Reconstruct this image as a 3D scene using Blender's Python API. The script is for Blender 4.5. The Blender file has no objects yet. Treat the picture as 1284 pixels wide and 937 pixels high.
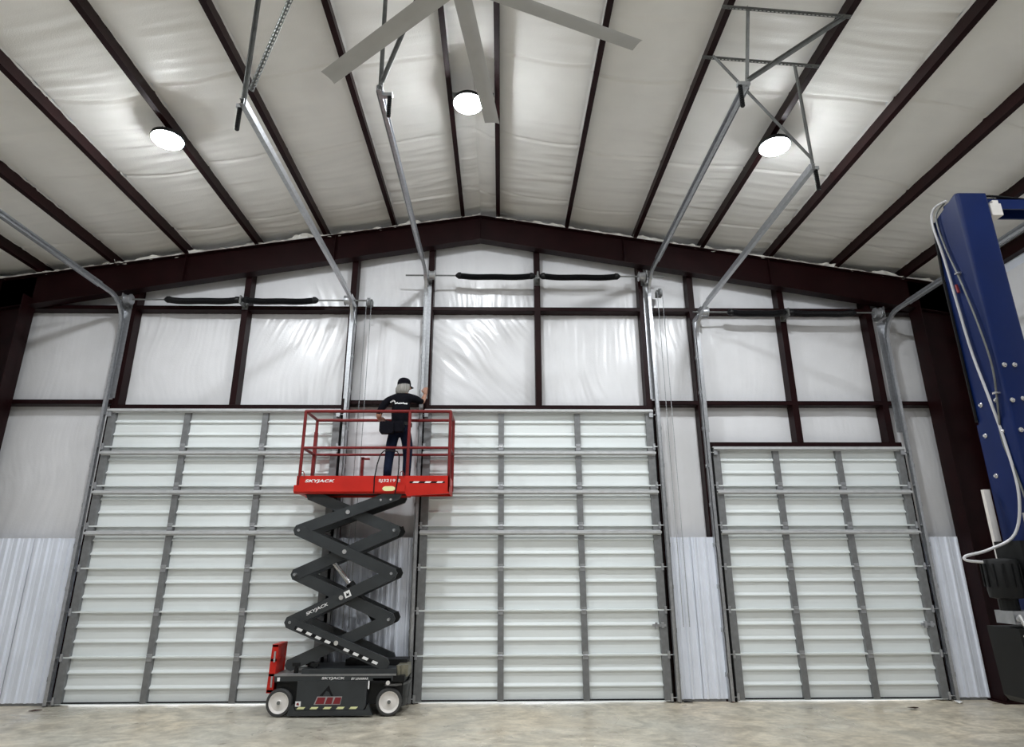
import bpy, math, random
from mathutils import Vector, Matrix, noise
from mathutils.bvhtree import BVHTree
random.seed(7)
sc = bpy.context.scene
C = sc.collection

# ------------------------------------------------------------------ camera
F_PX, PITCH, YAW, ROLL = 777.72, 0.302, 0.0186, -0.0027
CAM = Vector((0.0, -9.767, 1.841))
def cam_axes():
    f = Vector((math.sin(YAW)*math.cos(PITCH), math.cos(YAW)*math.cos(PITCH), math.sin(PITCH)))
    r = Vector((math.cos(YAW), -math.sin(YAW), 0)); u = r.cross(f)
    c, s = math.cos(ROLL), math.sin(ROLL)
    return c*r + s*u, -s*r + c*u, f
r_, u_, f_ = cam_axes()
cd = bpy.data.cameras.new('camera'); cam = bpy.data.objects.new('camera', cd); C.objects.link(cam)
cam.matrix_world = Matrix(((r_.x, u_.x, -f_.x, CAM.x), (r_.y, u_.y, -f_.y, CAM.y), (r_.z, u_.z, -f_.z, CAM.z), (0, 0, 0, 1)))
cd.sensor_fit = 'HORIZONTAL'; cd.sensor_width = 36.0; cd.lens = F_PX/1284*36.0
cd.clip_start = 0.05; cd.clip_end = 200
sc.camera = cam

# ------------------------------------------------------------------ world, exposure
LAMP = 400.0            # emission of the lamp lenses
wd = bpy.data.worlds.new('overcast sky'); sc.world = wd; wd.use_nodes = True
bg = wd.node_tree.nodes['Background']; bg.inputs[0].default_value = (0.93, 0.96, 1.0, 1); bg.inputs[1].default_value = 2.5
vs = sc.view_settings
vs.view_transform = 'Standard'; vs.look = 'None'; vs.gamma = 1.0; vs.use_curve_mapping = False
vs.exposure = 0.0

# ------------------------------------------------------------------ materials
MATS = {}
def mat(name, col, rough=0.5, metal=0.0, var=0.12, scale=6.0, bump=0.0, bscale=60.0, emit=None, spec=0.5, stretch=None, rvar=0.0):
    if name in MATS: return MATS[name]
    m = bpy.data.materials.new(name); m.use_nodes = True
    nt = m.node_tree; b = nt.nodes['Principled BSDF']; L = nt.links
    b.inputs['Roughness'].default_value = rough; b.inputs['Metallic'].default_value = metal
    b.inputs['Specular IOR Level'].default_value = spec
    tc = nt.nodes.new('ShaderNodeTexCoord'); mp = nt.nodes.new('ShaderNodeMapping')
    L.new(tc.outputs['Object'], mp.inputs[0])
    if stretch: mp.inputs['Scale'].default_value = stretch
    n = nt.nodes.new('ShaderNodeTexNoise'); n.inputs['Scale'].default_value = scale; n.inputs['Detail'].default_value = 5
    L.new(mp.outputs[0], n.inputs['Vector'])
    rp = nt.nodes.new('ShaderNodeValToRGB')
    rp.color_ramp.elements[0].position = 0.3; rp.color_ramp.elements[1].position = 0.7
    rp.color_ramp.elements[0].color = tuple(c*(1-var) for c in col)+(1,)
    rp.color_ramp.elements[1].color = tuple(min(1, c*(1+var)) for c in col)+(1,)
    L.new(n.outputs['Fac'], rp.inputs[0]); L.new(rp.outputs[0], b.inputs['Base Color'])
    if rvar:
        mr = nt.nodes.new('ShaderNodeMapRange'); mr.inputs['To Min'].default_value = rough-rvar; mr.inputs['To Max'].default_value = rough+rvar
        L.new(n.outputs['Fac'], mr.inputs['Value']); L.new(mr.outputs[0], b.inputs['Roughness'])
    if bump:
        n2 = nt.nodes.new('ShaderNodeTexNoise'); n2.inputs['Scale'].default_value = bscale; n2.inputs['Detail'].default_value = 4
        L.new(mp.outputs[0], n2.inputs['Vector'])
        bp = nt.nodes.new('ShaderNodeBump'); bp.inputs['Strength'].default_value = bump; bp.inputs['Distance'].default_value = 0.02
        L.new(n2.outputs['Fac'], bp.inputs['Height']); L.new(bp.outputs[0], b.inputs['Normal'])
    if emit:
        b.inputs['Emission Color'].default_value = (0.93, 0.97, 1.0, 1); b.inputs['Emission Strength'].default_value = emit
    MATS[name] = m; return m

MAROON = mat('maroon primer steel', (0.0120, 0.0026, 0.0031), 0.45, 0, 0.25, 3, 0.05, 30, spec=0.13)
GALV = mat('galvanised steel', (0.42, 0.43, 0.45), 0.38, 0.75, 0.13, 25, 0.03, 80, rvar=0.08)
GALVD = mat('dull galvanised stile steel', (0.20, 0.205, 0.21), 0.5, 0.25, 0.15, 12)
ZINC = mat('bright zinc strut steel', (0.62, 0.63, 0.64), 0.4, 0.25, 0.08, 10)
STEEL = mat('dark angle steel', (0.16, 0.165, 0.16), 0.45, 0.4, 0.2, 15)
DOORW = mat('white door steel', (0.80, 0.84, 0.84), 0.42, 0.0, 0.04, 1.2, 0.04, 40, stretch=(0.4, 1, 14))
LINER = mat('white liner steel', (0.81, 0.85, 0.94), 0.33, 0.0, 0.05, 2, 0.02, 30)
VINYL = mat('white vinyl insulation facing', (0.80, 0.80, 0.82), 0.24, 0, 0.03, 2.5, 0.10, 55, spec=0.55)
ROOFV = mat('roof vinyl insulation facing', (0.84, 0.83, 0.80), 0.36, 0, 0.04, 1.8, 0.10, 70, spec=0.5)
FOIL = mat('crumpled insulation edge', (0.75, 0.74, 0.70), 0.22, 0.0, 0.1, 8, 0.5, 20)
BLACK = mat('black rubber', (0.007, 0.007, 0.008), 0.6, 0, 0.2, 10, spec=0.2)
SPRING = mat('black oiled spring wire', (0.006, 0.006, 0.007), 0.45, 0.0, 0.2, 10, spec=0.25)
RED = mat('red lift paint', (0.52, 0.018, 0.010), 0.4, 0, 0.08, 4, spec=0.3)
REDTUBE = mat('red rail paint', (0.17, 0.012, 0.012), 0.4, 0, 0.12, 4, spec=0.35)
CHAR = mat('charcoal lift paint', (0.036, 0.040, 0.043), 0.42, 0, 0.15, 4, spec=0.35)
DARK = mat('dark chassis steel', (0.008, 0.0085, 0.009), 0.55, 0, 0.2, 6, spec=0.25)
TYRE = mat('grey solid tyre', (0.055, 0.055, 0.055), 0.65, 0, 0.15, 8, spec=0.3)
HUB = mat('white wheel rim', (0.74, 0.71, 0.68), 0.4, 0, 0.07, 8)
WHITE = mat('white decal', (0.85, 0.85, 0.85), 0.5, 0, 0.02, 5)
YELL = mat('pale yellow decal', (0.80, 0.80, 0.42), 0.5, 0, 0.03, 5)
CHROME = mat('bright pin steel', (0.72, 0.72, 0.72), 0.25, 0.8, 0.05, 8)
BLUE = mat('blue lift paint', (0.003, 0.014, 0.085), 0.38, 0, 0.12, 3, spec=0.3)
HOSE = mat('pale grey hose', (0.55, 0.55, 0.57), 0.4, 0, 0.05, 5)
FANM = mat('grey fan blade', (0.42, 0.42, 0.41), 0.45, 0.0, 0.05, 4)
LENS = mat('lamp lens', (1, 1, 1), 0.4, 0, 0.0, 4, emit=LAMP)
SKIN = mat('skin', (0.42, 0.22, 0.15), 0.5, 0, 0.08, 8)
SHIRT = mat('black cotton', (0.005, 0.005, 0.008), 0.9, 0, 0.2, 12, 0.2, 25, spec=0.1)
JEANS = mat('dark blue denim', (0.008, 0.012, 0.028), 0.9, 0, 0.25, 10, 0.2, 40, spec=0.1)
HAIR = mat('grey hair', (0.26, 0.25, 0.23), 0.75, 0, 0.25, 14, 0.5, 60, stretch=(3, 3, 0.6))
LOGORED = mat('red decal', (0.20, 0.012, 0.018), 0.5, 0, 0.1, 6)

def concrete():
    m = bpy.data.materials.new('stained concrete'); m.use_nodes = True
    nt = m.node_tree; b = nt.nodes['Principled BSDF']; L = nt.links
    tc = nt.nodes.new('ShaderNodeTexCoord')
    def noi(scale, detail, dist=0.0, st=(1, 1, 1)):
        mp = nt.nodes.new('ShaderNodeMapping'); mp.inputs['Scale'].default_value = st
        L.new(tc.outputs['Object'], mp.inputs[0])
        n = nt.nodes.new('ShaderNodeTexNoise'); n.inputs['Scale'].default_value = scale; n.inputs['Detail'].default_value = detail
        n.inputs['Distortion'].default_value = dist; L.new(mp.outputs[0], n.inputs['Vector']); return n
    def ramp(n, a, ca, bb, cb):
        r = nt.nodes.new('ShaderNodeValToRGB'); r.color_ramp.elements[0].position = a; r.color_ramp.elements[1].position = bb
        r.color_ramp.elements[0].color = ca+(1,); r.color_ramp.elements[1].color = cb+(1,); L.new(n.outputs['Fac'], r.inputs[0]); return r
    def mix(a, b_, fac, mode='MIX'):
        x = nt.nodes.new('ShaderNodeMix'); x.data_type = 'RGBA'; x.blend_type = mode
        if isinstance(fac, float): x.inputs[0].default_value = fac
        else: L.new(fac.outputs[0], x.inputs[0])
        L.new(a, x.inputs[6]); L.new(b_, x.inputs[7]); return x.outputs[2]
    base = ramp(noi(0.55, 4, 0.6), 0.35, (0.66, 0.63, 0.54), 0.65, (0.78, 0.69, 0.54))
    mott = ramp(noi(2.6, 8, 1.6, (1.0, 1.1, 1)), 0.34, (0.62, 0.62, 0.62), 0.62, (1, 1, 1))
    fine = ramp(noi(22, 6, 0.4), 0.3, (0.80, 0.79, 0.78), 0.6, (1, 1, 1))
    sw = ramp(noi(1.3, 6, 2.8, (0.9, 1.5, 1)), 0.42, (0.74, 0.73, 0.72), 0.56, (1, 1, 1))
    c = mix(base.outputs[0], mott.outputs[0], 0.8, 'MULTIPLY'); c = mix(c, fine.outputs[0], 0.8, 'MULTIPLY'); c = mix(c, sw.outputs[0], 0.7, 'MULTIPLY')
    L.new(c, b.inputs['Base Color'])
    rr = ramp(noi(0.9, 4, 0.8), 0.35, (0.20,)*3, 0.65, (0.52,)*3); L.new(rr.outputs[0], b.inputs['Roughness'])
    bp = nt.nodes.new('ShaderNodeBump'); bp.inputs['Strength'].default_value = 0.12; bp.inputs['Distance'].default_value = 0.01
    L.new(noi(30, 5).outputs['Fac'], bp.inputs['Height']); L.new(bp.outputs[0], b.inputs['Normal'])
    return m
CONC = concrete()

# ------------------------------------------------------------------ mesh helpers (all in world coordinates)
def worig(o):
    p = Vector((0, 0, 0))
    while o is not None: p += o.location; o = o.parent
    return p
class MB:
    def __init__(s): s.v = []; s.f = []; s.mi = []
    def add(s, vs, fs, mi=0):
        n = len(s.v); s.v += [Vector(v) for v in vs]; s.f += [[i+n for i in f] for f in fs]; s.mi += [mi]*len(fs); return s
    def box(s, x0, x1, y0, y1, z0, z1, mi=0):
        return s.add([(x0,y0,z0),(x1,y0,z0),(x1,y1,z0),(x0,y1,z0),(x0,y0,z1),(x1,y0,z1),(x1,y1,z1),(x0,y1,z1)],
                     [(0,3,2,1),(4,5,6,7),(0,1,5,4),(1,2,6,5),(2,3,7,6),(3,0,4,7)], mi)
    def bar(s, p, q, a, b, up=(0, 0, 1), mi=0):
        p, q = Vector(p), Vector(q); t = (q-p).normalized(); up = Vector(up)
        if abs(t.dot(up)) > 0.98: up = Vector((0, 1, 0))
        x = t.cross(up).normalized(); y = x.cross(t)
        vs = [e + x*sx*a/2 + y*sy*b/2 for e in (p, q) for sx, sy in ((-1,-1),(1,-1),(1,1),(-1,1))]
        return s.add(vs, [(0,1,2,3),(7,6,5,4),(0,4,5,1),(1,5,6,2),(2,6,7,3),(3,7,4,0)], mi)
    def tube(s, pts, r, n=8, mi=0, caps=True):
        pts = [Vector(p) for p in pts]; m = len(pts)
        rs = r if isinstance(r, (list, tuple)) else [r]*m
        t0 = (pts[1]-pts[0]).normalized(); ref = Vector((0, 0, 1)) if abs(t0.z) < 0.9 else Vector((1, 0, 0))
        x = t0.cross(ref).normalized(); vs = []
        for i, p in enumerate(pts):
            t = (pts[min(i+1, m-1)]-pts[max(i-1, 0)]).normalized()
            x = (x - t*x.dot(t)).normalized(); y = t.cross(x)
            vs += [p + (x*math.cos(2*math.pi*k/n) + y*math.sin(2*math.pi*k/n))*rs[i] for k in range(n)]
        fs = [(i*n+k, i*n+(k+1) % n, (i+1)*n+(k+1) % n, (i+1)*n+k) for i in range(m-1) for k in range(n)]
        if caps: fs += [tuple(range(n-1, -1, -1)), tuple((m-1)*n+k for k in range(n))]
        return s.add(vs, fs, mi)
    def cyl(s, p, q, r, n=16, mi=0): return s.tube([p, q], r, n, mi)
    def prism(s, poly, axis, a, b, mi=0):
        """poly: 2D points; axis 'x': (y,z) 'y': (x,z) 'z': (x,y)"""
        def mk(p, t): return {'x': (t, p[0], p[1]), 'y': (p[0], t, p[1]), 'z': (p[0], p[1], t)}[axis]
        n = len(poly); vs = [mk(p, a) for p in poly]+[mk(p, b) for p in poly]
        return s.add(vs, [tuple(range(n-1, -1, -1)), tuple(range(n, 2*n))]+[(i, (i+1) % n, n+(i+1) % n, n+i) for i in range(n)], mi)
    def lathe(s, prof, origin, axis='z', n=24, mi=0, caps=True):
        o = Vector(origin); vs = []
        for r, h in prof:
            for k in range(n):
                a = 2*math.pi*k/n; c, d = r*math.cos(a), r*math.sin(a)
                vs.append(o + Vector({'z': (c, d, h), 'y': (c, h, d), 'x': (h, c, d)}[axis]))
        m = len(prof)
        fs = [(i*n+k, i*n+(k+1) % n, (i+1)*n+(k+1) % n, (i+1)*n+k) for i in range(m-1) for k in range(n)]
        if caps: fs += [tuple(range(n-1, -1, -1)), tuple((m-1)*n+k for k in range(n))]
        return s.add(vs, fs, mi)
    def sphere(s, c, r, sx=1, sy=1, sz=1, n=16, m=10, mi=0):
        prof = [(max(1e-4, math.sin(math.pi*i/m))*r, -math.cos(math.pi*i/m)*r) for i in range(m+1)]
        k = len(s.v); s.lathe(prof, (0, 0, 0), 'z', n, mi)
        for i in range(k, len(s.v)): v = s.v[i]; s.v[i] = Vector((c[0]+v.x*sx, c[1]+v.y*sy, c[2]+v.z*sz))
        return s
    def mesh(s, name, mats, off=Vector((0, 0, 0)), smooth=False):
        me = bpy.data.meshes.new(name); me.from_pydata([v-off for v in s.v], [], s.f)
        for m in (mats if isinstance(mats, (list, tuple)) else [mats]): me.materials.append(m)
        if any(s.mi): me.polygons.foreach_set('material_index', s.mi)
        me.update()
        import bmesh
        bm = bmesh.new(); bm.from_mesh(me); bmesh.ops.recalc_face_normals(bm, faces=bm.faces); bm.to_mesh(me); bm.free()
        if smooth:
            me.shade_smooth(); me.set_sharp_from_angle(angle=math.radians(smooth if smooth is not True else 40))
        return me
    def build(s, name, mats, parent=None, smooth=False, loc=None):
        off = worig(parent) if parent else Vector(loc if loc else (0, 0, 0))
        o = bpy.data.objects.new(name, s.mesh(name, mats, off, smooth)); C.objects.link(o)
        if parent: o.parent = parent
        elif loc: o.location = loc
        return o
def tag(o, label=None, cat=None, group=None, kind=None):
    if label: o['label'] = label
    if cat: o['category'] = cat
    if group: o['group'] = group
    if kind: o['kind'] = kind
    return o
def empty(name, loc, label=None, cat=None, group=None, kind=None):
    o = bpy.data.objects.new(name, None); o.empty_display_size = 0.2; o.location = loc; C.objects.link(o)
    return tag(o, label, cat, group, kind)
def inst(name, me, parent, wloc, rot=None):
    o = bpy.data.objects.new(name, me); C.objects.link(o); o.parent = parent
    o.location = Vector(wloc)-worig(parent)
    if rot: o.rotation_euler = rot
    return o
def B(*a): return MB().box(*a)
def text_mesh(body, size, shear=0.0, stretch=1.0, bold=0.0, extrude=0.002):
    cu = bpy.data.curves.new('txt', 'FONT'); cu.body = body; cu.size = size; cu.shear = shear; cu.offset = bold; cu.extrude = extrude
    ob = bpy.data.objects.new('txt', cu); C.objects.link(ob)
    bpy.context.view_layer.update()
    me = bpy.data.meshes.new_from_object(ob.evaluated_get(bpy.context.evaluated_depsgraph_get()))
    vs = [(v.co.x*stretch, v.co.y, v.co.z) for v in me.vertices]; fs = [tuple(p.vertices) for p in me.polygons]
    bpy.data.objects.remove(ob); bpy.data.curves.remove(cu); bpy.data.meshes.remove(me)
    return vs, fs
def text(name, body, x, y, z, w, h, parent, m, shear=0.0, bold=0.0, ang=0.0):
    vs, fs = text_mesh(body, 1.0, shear, 1.0, bold, 0.0)
    x0 = min(v[0] for v in vs); x1 = max(v[0] for v in vs); y0 = min(v[1] for v in vs); y1 = max(v[1] for v in vs)
    c, s = math.cos(ang), math.sin(ang); mb = MB(); out = []
    for v in vs:
        a = (v[0]-x0)/(x1-x0)*w; b = (v[1]-y0)/(y1-y0)*h
        out.append((x+a*c-b*s, y, z+a*s+b*c))
    mb.add(out, fs)
    return mb.build(name, m, parent)

# ------------------------------------------------------------------ dimensions of the place
RX, RZ, SL = -0.37, 7.73, 0.159          # ridge x, rafter top at ridge, roof slope
XL, XR, YB = -8.62, 7.88, -18.2          # side walls, back end
INS = 0.20                               # insulation plane behind the girts
def rz(x): return RZ - SL*abs(x-RX)
DOORS = [(-6.22, 3.66, 7, [-4.98, -3.75]), (-1.22, 3.66, 7, [0.005, 1.225]), (3.36, 3.05, 6, [4.365, 5.365])]
SH = 0.605

# ------------------------------------------------------------------ floor
fl = B(XL-0.1, XR+0.1, YB-0.1, 0.02, -0.15, 0.0).build('floor', CONC)
tag(fl, 'stained beige concrete floor slab in front of the doors', 'floor', kind='structure')
ap = B(XL-6, XR+6, 0.02, 14, -0.20, -0.004).build('apron', mat('outdoor concrete', (0.6, 0.6, 0.58), 0.8, 0, 0.1, 3))
tag(ap, 'bright concrete apron showing as a white line beneath the doors', 'pavement', kind='structure')

# ------------------------------------------------------------------ end wall with three openings
wb = empty('wall_back', (0, 0.1, 0), 'end wall of white vinyl insulation between maroon girts and posts', 'wall', kind='structure')
sheet = MB(); ys0, ys1 = INS+0.03, INS+0.06
xs = [XL-0.1]+[v for d in DOORS for v in (d[0]-0.01, d[0]+d[1]+0.01)]+[XR+0.1]
for i in range(0, len(xs), 2): sheet.box(xs[i], xs[i+1], ys0, ys1, -0.1, 4.3)
for d in DOORS: sheet.box(d[0]-0.01, d[0]+d[1]+0.01, ys0, ys1, 0.02+SH*d[2]-0.03, 4.3) if d[2] < 7 else None
sheet.box(xs[0], xs[-1], ys0, ys1, 4.2, 6.0)
sheet.prism([(xs[0], 5.9), (xs[-1], 5.9), (xs[-1], rz(XR)+0.26), (RX, RZ+0.28), (xs[0], rz(XL)+0.26)], 'y', ys0, ys1)
sheet.build('siding', LINER, wb)

def vinyl_panel(x0, x1, z0, z1, seed, parent, ang=0.0, amp=1.0, gable=False, bulge=0.035):
    nx = max(8, int((x1-x0)/0.022)); nz = max(8, int(((z1-z0) if not gable else 1.5)/0.030))
    vs = []
    ca, sa = math.cos(ang), math.sin(ang)
    for j in range(nz+1):
        for i in range(nx+1):
            u, v = i/nx, j/nz; x = x0+(x1-x0)*u
            top = (rz(x)+0.22) if gable else z1
            z = z0+(top-z0)*v
            a = x*ca+z*sa; b = -x*sa+z*ca
            w = noise.noise(Vector((x*0.9+seed, z*0.9, seed*3.1)))
            n1 = noise.noise(Vector((a*5.0+w*1.5, b*0.55, seed)))
            n2 = 1-abs(noise.noise(Vector((a*13+w*3.5, b*0.9+w, seed+9))))*2
            n3 = noise.noise(Vector((a*24+w*3, b*2.0, seed+20)))
            patch = 0.35+0.9*max(0, noise.noise(Vector((x*0.9, z*0.8, seed+40)))+0.25)
            edge = 0.5+1.1*(abs(2*v-1)**3)
            y = INS - bulge*(math.sin(math.pi*u)*math.sin(math.pi*v))**0.6
            y -= amp*patch*(0.013*n1 + 0.012*edge*max(0, n2)**2 + 0.005*edge*n3)
            tuck = min(u, 1-u)*(x1-x0)
            if tuck < 0.06: y += (0.06-tuck)*0.25
            vs.append((x, y, z))
    fs = [(j*(nx+1)+i, j*(nx+1)+i+1, (j+1)*(nx+1)+i+1, (j+1)*(nx+1)+i) for j in range(nz) for i in range(nx)]
    # facing seam line
    return MB().add(vs, fs).build('insulation_panel', VINYL, parent, smooth=180)

POSTS = [-6.20, -4.33, -2.53, -1.21, 0.62, 2.42, 3.27, 4.82, 6.31]
cols = [XL]+POSTS+[XR]
GH, GM, GL = 6.03, 4.40, 2.22            # girt heights (top, middle, top of liner)
for k in range(len(cols)-1):
    a, b = cols[k], cols[k+1]
    vinyl_panel(a, b, GH, 0, 3.3+k*1.7, wb, ang=(-0.1, 0.15, 0.25, 0, 0.15, -0.1, 0, 0.05, -0.05, 0)[k], gable=True, amp=0.9)
    vinyl_panel(a, b, GM if k in (0, 3, 6, 7, 8, 9) else 4.22, GH, 60+k*2.3, wb, ang=(0.05, 0.12, -0.12, 0.08, 0.75, 0.15, 0.0, -0.08, -0.1, 0)[k], amp=(0.6, 0.8, 1.3, 1.0, 1.5, 1.2, 0.9, 0.6, 0.5, 0.5)[k])
    if k in (0, 3, 6, 9): vinyl_panel(a, b, GL-0.05, GM, 120+k*1.9, wb, ang=0.04, amp=0.6)
    if k in (7, 8): vinyl_panel(a, b, 3.60, GM, 150+k*1.9, wb, amp=0.6)
# girts: cee sections, inner flange face at y=0
def girt(x0, x1, z, w=0.07, parent=wb, name='girt'):
    m = MB(); m.box(x0, x1, 0.0, 0.006, z-w/2, z+w/2); m.box(x0, x1, 0.0, INS, z+w/2-0.006, z+w/2); m.box(x0, x1, 0.0, INS-0.005, z-w/2, z-w/2+0.006)
    return m.build(name, MAROON, parent)
for k in range(len(cols)-1):
    girt(cols[k]+0.05, cols[k+1]-0.05, GH+0.005)
    if k in (0, 3, 6, 7, 8, 9): girt(cols[k]+0.05, cols[k+1]-0.05, GM-0.01)
for d in DOORS:
    zt = 0.02+SH*d[2]
    B(d[0]-0.05, d[0]+d[1]+0.05, 0.001, INS+0.06, zt-0.005, zt+0.09).build('door_header', MAROON, wb)
    for a_, b_ in ((d[0]-0.07, d[0]+0.03), (d[0]+d[1]-0.03, d[0]+d[1]+0.07)): B(a_, b_, 0.003, INS+0.06, 0.0, zt).build('door_jamb', MAROON, wb)
for x in POSTS:
    z0 = 0.0
    for d in DOORS:
        if d[0]+0.2 < x < d[0]+d[1]-0.2: z0 = 0.02+SH*d[2]+0.09
    w = 0.10
    m = MB(); m.box(x-w/2, x+w/2, -0.004, 0.004, z0, rz(x)-0.25); m.box(x-w/2, x-w/2+0.006, 0, INS, z0, rz(x)); m.box(x+w/2-0.006, x+w/2, 0, INS, z0, rz(x))
    m.build('post', MAROON, wb)
# corrugated liner panels (wainscot)
def liner(x0, x1, z1, parent, y=-0.006):
    prof = []; x = x0
    while x < x1-0.001:
        for dx, dy in ((0, 0), (0.028, 0), (0.042, -0.026), (0.066, -0.026), (0.080, 0), (0.102, 0), (0.107, -0.006), (0.127, -0.006), (0.132, 0)):
            if x+dx < x1: prof.append((x+dx, y+dy))
        x += 0.152
    prof.append((x1, y))
    poly = prof+[(p[0], p[1]+0.004) for p in reversed(prof)]
    # drop onto the floor, slightly clear of it
    n = len(prof); m = MB()
    vs = [(p[0], p[1], zz) for zz in (0.035, z1) for p in prof]+[(p[0], p[1]+0.004, zz) for zz in (0.035, z1) for p in prof]
    fs = []
    for s in (0, 2*n):
        fs += [(s+i, s+i+1, s+n+i+1, s+n+i) for i in range(n-1)]
    for z_ in (0, n): fs += [(z_+i, z_+i+1, 2*n+z_+i+1, 2*n+z_+i) for i in range(n-1)]
    return MB().add(vs, fs).build('liner_panel', LINER, parent)
for a, b in ((XL, -7.75), (-7.74, -7.0), (-6.99, -6.36), (-2.45, -1.89), (-1.88, -1.33), (2.54, 2.90), (2.905, 3.265), (6.50, 7.04), (7.045, XR)):
    liner(a, b, GL+0.045, wb)
for a, b in ((XL, -6.36), (-2.45, -1.33), (2.54, 3.265), (6.50, XR)):
    B(a, b, -0.002, 0.10, 0.0, 0.05).build('base_channel', GALVD, wb)

# ------------------------------------------------------------------ side walls and back wall
def side_wall(name, x, sgn, label):
    w = empty(name, (x, YB/2, 0), label, 'wall', kind='structure')
    B(min(x, x+sgn*0.05), max(x, x+sgn*0.05), YB, INS, -0.1, rz(x)+0.2).build('siding', LINER, w)
    ys = [INS, -1.9, -3.8, -7.6, -12.5, YB]
    zs = [0.0, 2.2, 4.45, 6.2]
    for i in range(len(ys)-1):
        for j in range(3):
            y1, y0 = ys[i], ys[i+1]; n = 40; mz = 22; vs = []
            for q in range(mz+1):
                for p in range(n+1):
                    u, v = p/n, q/mz; y = y0+(y1-y0)*u; z = zs[j]+(zs[j+1]-zs[j])*v
                    d = 0.03*(math.sin(math.pi*u)*math.sin(math.pi*v))**0.6+0.008*noise.noise(Vector((y*5, z*0.7, x+j)))
                    vs.append((x-sgn*(0.01+d), y, z))
            MB().add(vs, [(q*(n+1)+p, q*(n+1)+p+1, (q+1)*(n+1)+p+1, (q+1)*(n+1)+p) for q in range(mz) for p in range(n)]).build('insulation_panel', VINYL, w, smooth=180)
    for z in (2.2, 3.92, 4.45):
        B(min(x, x-sgn*0.2), max(x, x-sgn*0.2), YB, 0.0, z-0.035, z+0.035).build('girt', MAROON, w)
    B(min(x, x-sgn*0.12), max(x, x-sgn*0.12), YB, 0.15, rz(x)-0.07, rz(x)+0.14).build('eave_strut', MAROON, w)
    return w
side_wall('wall_right', XR, 1, 'side wall of white insulation glimpsed behind the blue lift column')
side_wall('wall_left', XL, -1, 'side wall of white insulation at the left end of the end wall')
wf = MB(); wf.prism([(XL-0.1, -0.1), (XR+0.1, -0.1), (XR+0.1, rz(XR)+0.25), (RX, RZ+0.28), (XL-0.1, rz(XL)+0.25)], 'y', YB-0.1, YB)
tag(wf.build('wall_front', VINYL), 'plain white end wall behind the camera', 'wall', kind='structure')

# ------------------------------------------------------------------ ceiling: roof sheet, insulation bays, purlins
ce = empty('ceiling', (RX, -9, RZ+0.3), 'sloping roof of white vinyl insulation with maroon purlins', 'ceiling', kind='structure')
roof = MB(); t0 = 0.29
roof.prism([(XL-0.15, rz(XL-0.15)+t0), (RX, RZ+t0), (XR+0.15, rz(XR+0.15)+t0), (XR+0.15, rz(XR+0.15)+t0+0.05), (RX, RZ+t0+0.05), (XL-0.15, rz(XL-0.15)+t0+0.05)], 'y', YB-0.15, INS+0.08)
roof.build('roof_sheet', LINER, ce)
PUR = [-7.69, -6.528, -5.321, -4.158, -3.002, -1.828, -0.639, -0.094, 1.106, 2.298, 3.453, 4.613, 5.75, 6.90]
for x in PUR:
    s = 1 if x > RX else -1
    an = -s*math.atan(SL); m = MB()
    w, h, t = 0.066, 0.205, 0.004
    poly = [(0, 0), (w, 0), (w, -0.0)]
    def rot(p, q): return (x + p*math.cos(an)-q*math.sin(an), rz(x)+0.01 + p*math.sin(an)+q*math.cos(an))
    for (a0, a1, b0, b1) in ((-w, 0, 0, t), (-t, 0, 0, h), (-w, -w+t, 0, 0.022)):
        if s > 0: a0, a1 = -a1, -a0
        m.prism([rot(a0, b0), rot(a1, b0), rot(a1, b1), rot(a0, b1)], 'y', YB, 0.15)
    m.build('purlin', MAROON, ce)
bays = [XL]+PUR[:7]+[RX]+PUR[7:]+[XR]
seams = {}
for k in range(len(bays)-1):
    a, b = bays[k], bays[k+1]
    nx = 8 if b-a < 0.6 else 14
    ylist = []; y = 0.2
    while y > -7.2: ylist.append(y); y -= 0.022
    while y > YB: ylist.append(y); y -= 0.35
    ylist.append(YB)
    sd = 11.0+k*5.3; off = random.uniform(-0.12, 0.12)
    vs = []
    for y in ylist:
        for i in range(nx+1):
            u = i/nx; x = a+(b-a)*u
            wv = noise.noise(Vector((x*0.7, y*0.5, sd)))
            yy = y+0.10*wv+0.05*(x-a)
            pat = 0.3+1.0*max(0, noise.noise(Vector((x*0.6+sd, y*0.45, 5.0)))+0.3)
            d = pat*(0.007*noise.noise(Vector((x*0.8, yy*9, sd+3))) + 0.005*max(0, 1-2.4*abs(noise.noise(Vector((x*0.9, yy*5.0, sd+8)))))
                     + 0.003*noise.noise(Vector((x*1.4, yy*22, sd+13))))
            ph = (y+off+0.04*wv+0.06*math.sin(u*3+k)) % 1.48
            sm = max(0, 1-abs(ph-0.74)/0.024)
            d = d*1.7 - 0.024*sm
            z = rz(x)+0.196 - 0.028*math.sin(math.pi*u)*(1 if b-a > 0.6 else 0.4) - d
            vs.append((x, y, z))
    n = nx+1
    fs = [(j*n+i, j*n+i+1, (j+1)*n+i+1, (j+1)*n+i) for j in range(len(ylist)-1) for i in range(nx)]
    MB().add(vs, fs).build('insulation_panel', ROOFV, ce, smooth=180)
    # crumpled edge of the facing where it is tucked behind the rafter
    vs = []; m_ = max(10, int((b-a)/0.03))
    for i in range(m_+1):
        x = a+(b-a)*i/m_
        h = 0.015+0.11*max(0, noise.noise(Vector((x*2.2, sd, 1)))-0.02)
        for j, t in enumerate((0, 0.5, 1)):
            vs.append((x, -0.17+0.05*noise.noise(Vector((x*14, t*3, sd)))-0.05*t, rz(x)-0.005+h*t+0.02*noise.noise(Vector((x*11, t*5, sd+2)))))
    if k not in (8,):
        MB().add(vs, [(i*3+j, i*3+j+1, i*3+j+4, i*3+j+3) for i in range(m_) for j in range(2)]).build('insulation_flap', FOIL, ce, smooth=180)

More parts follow.
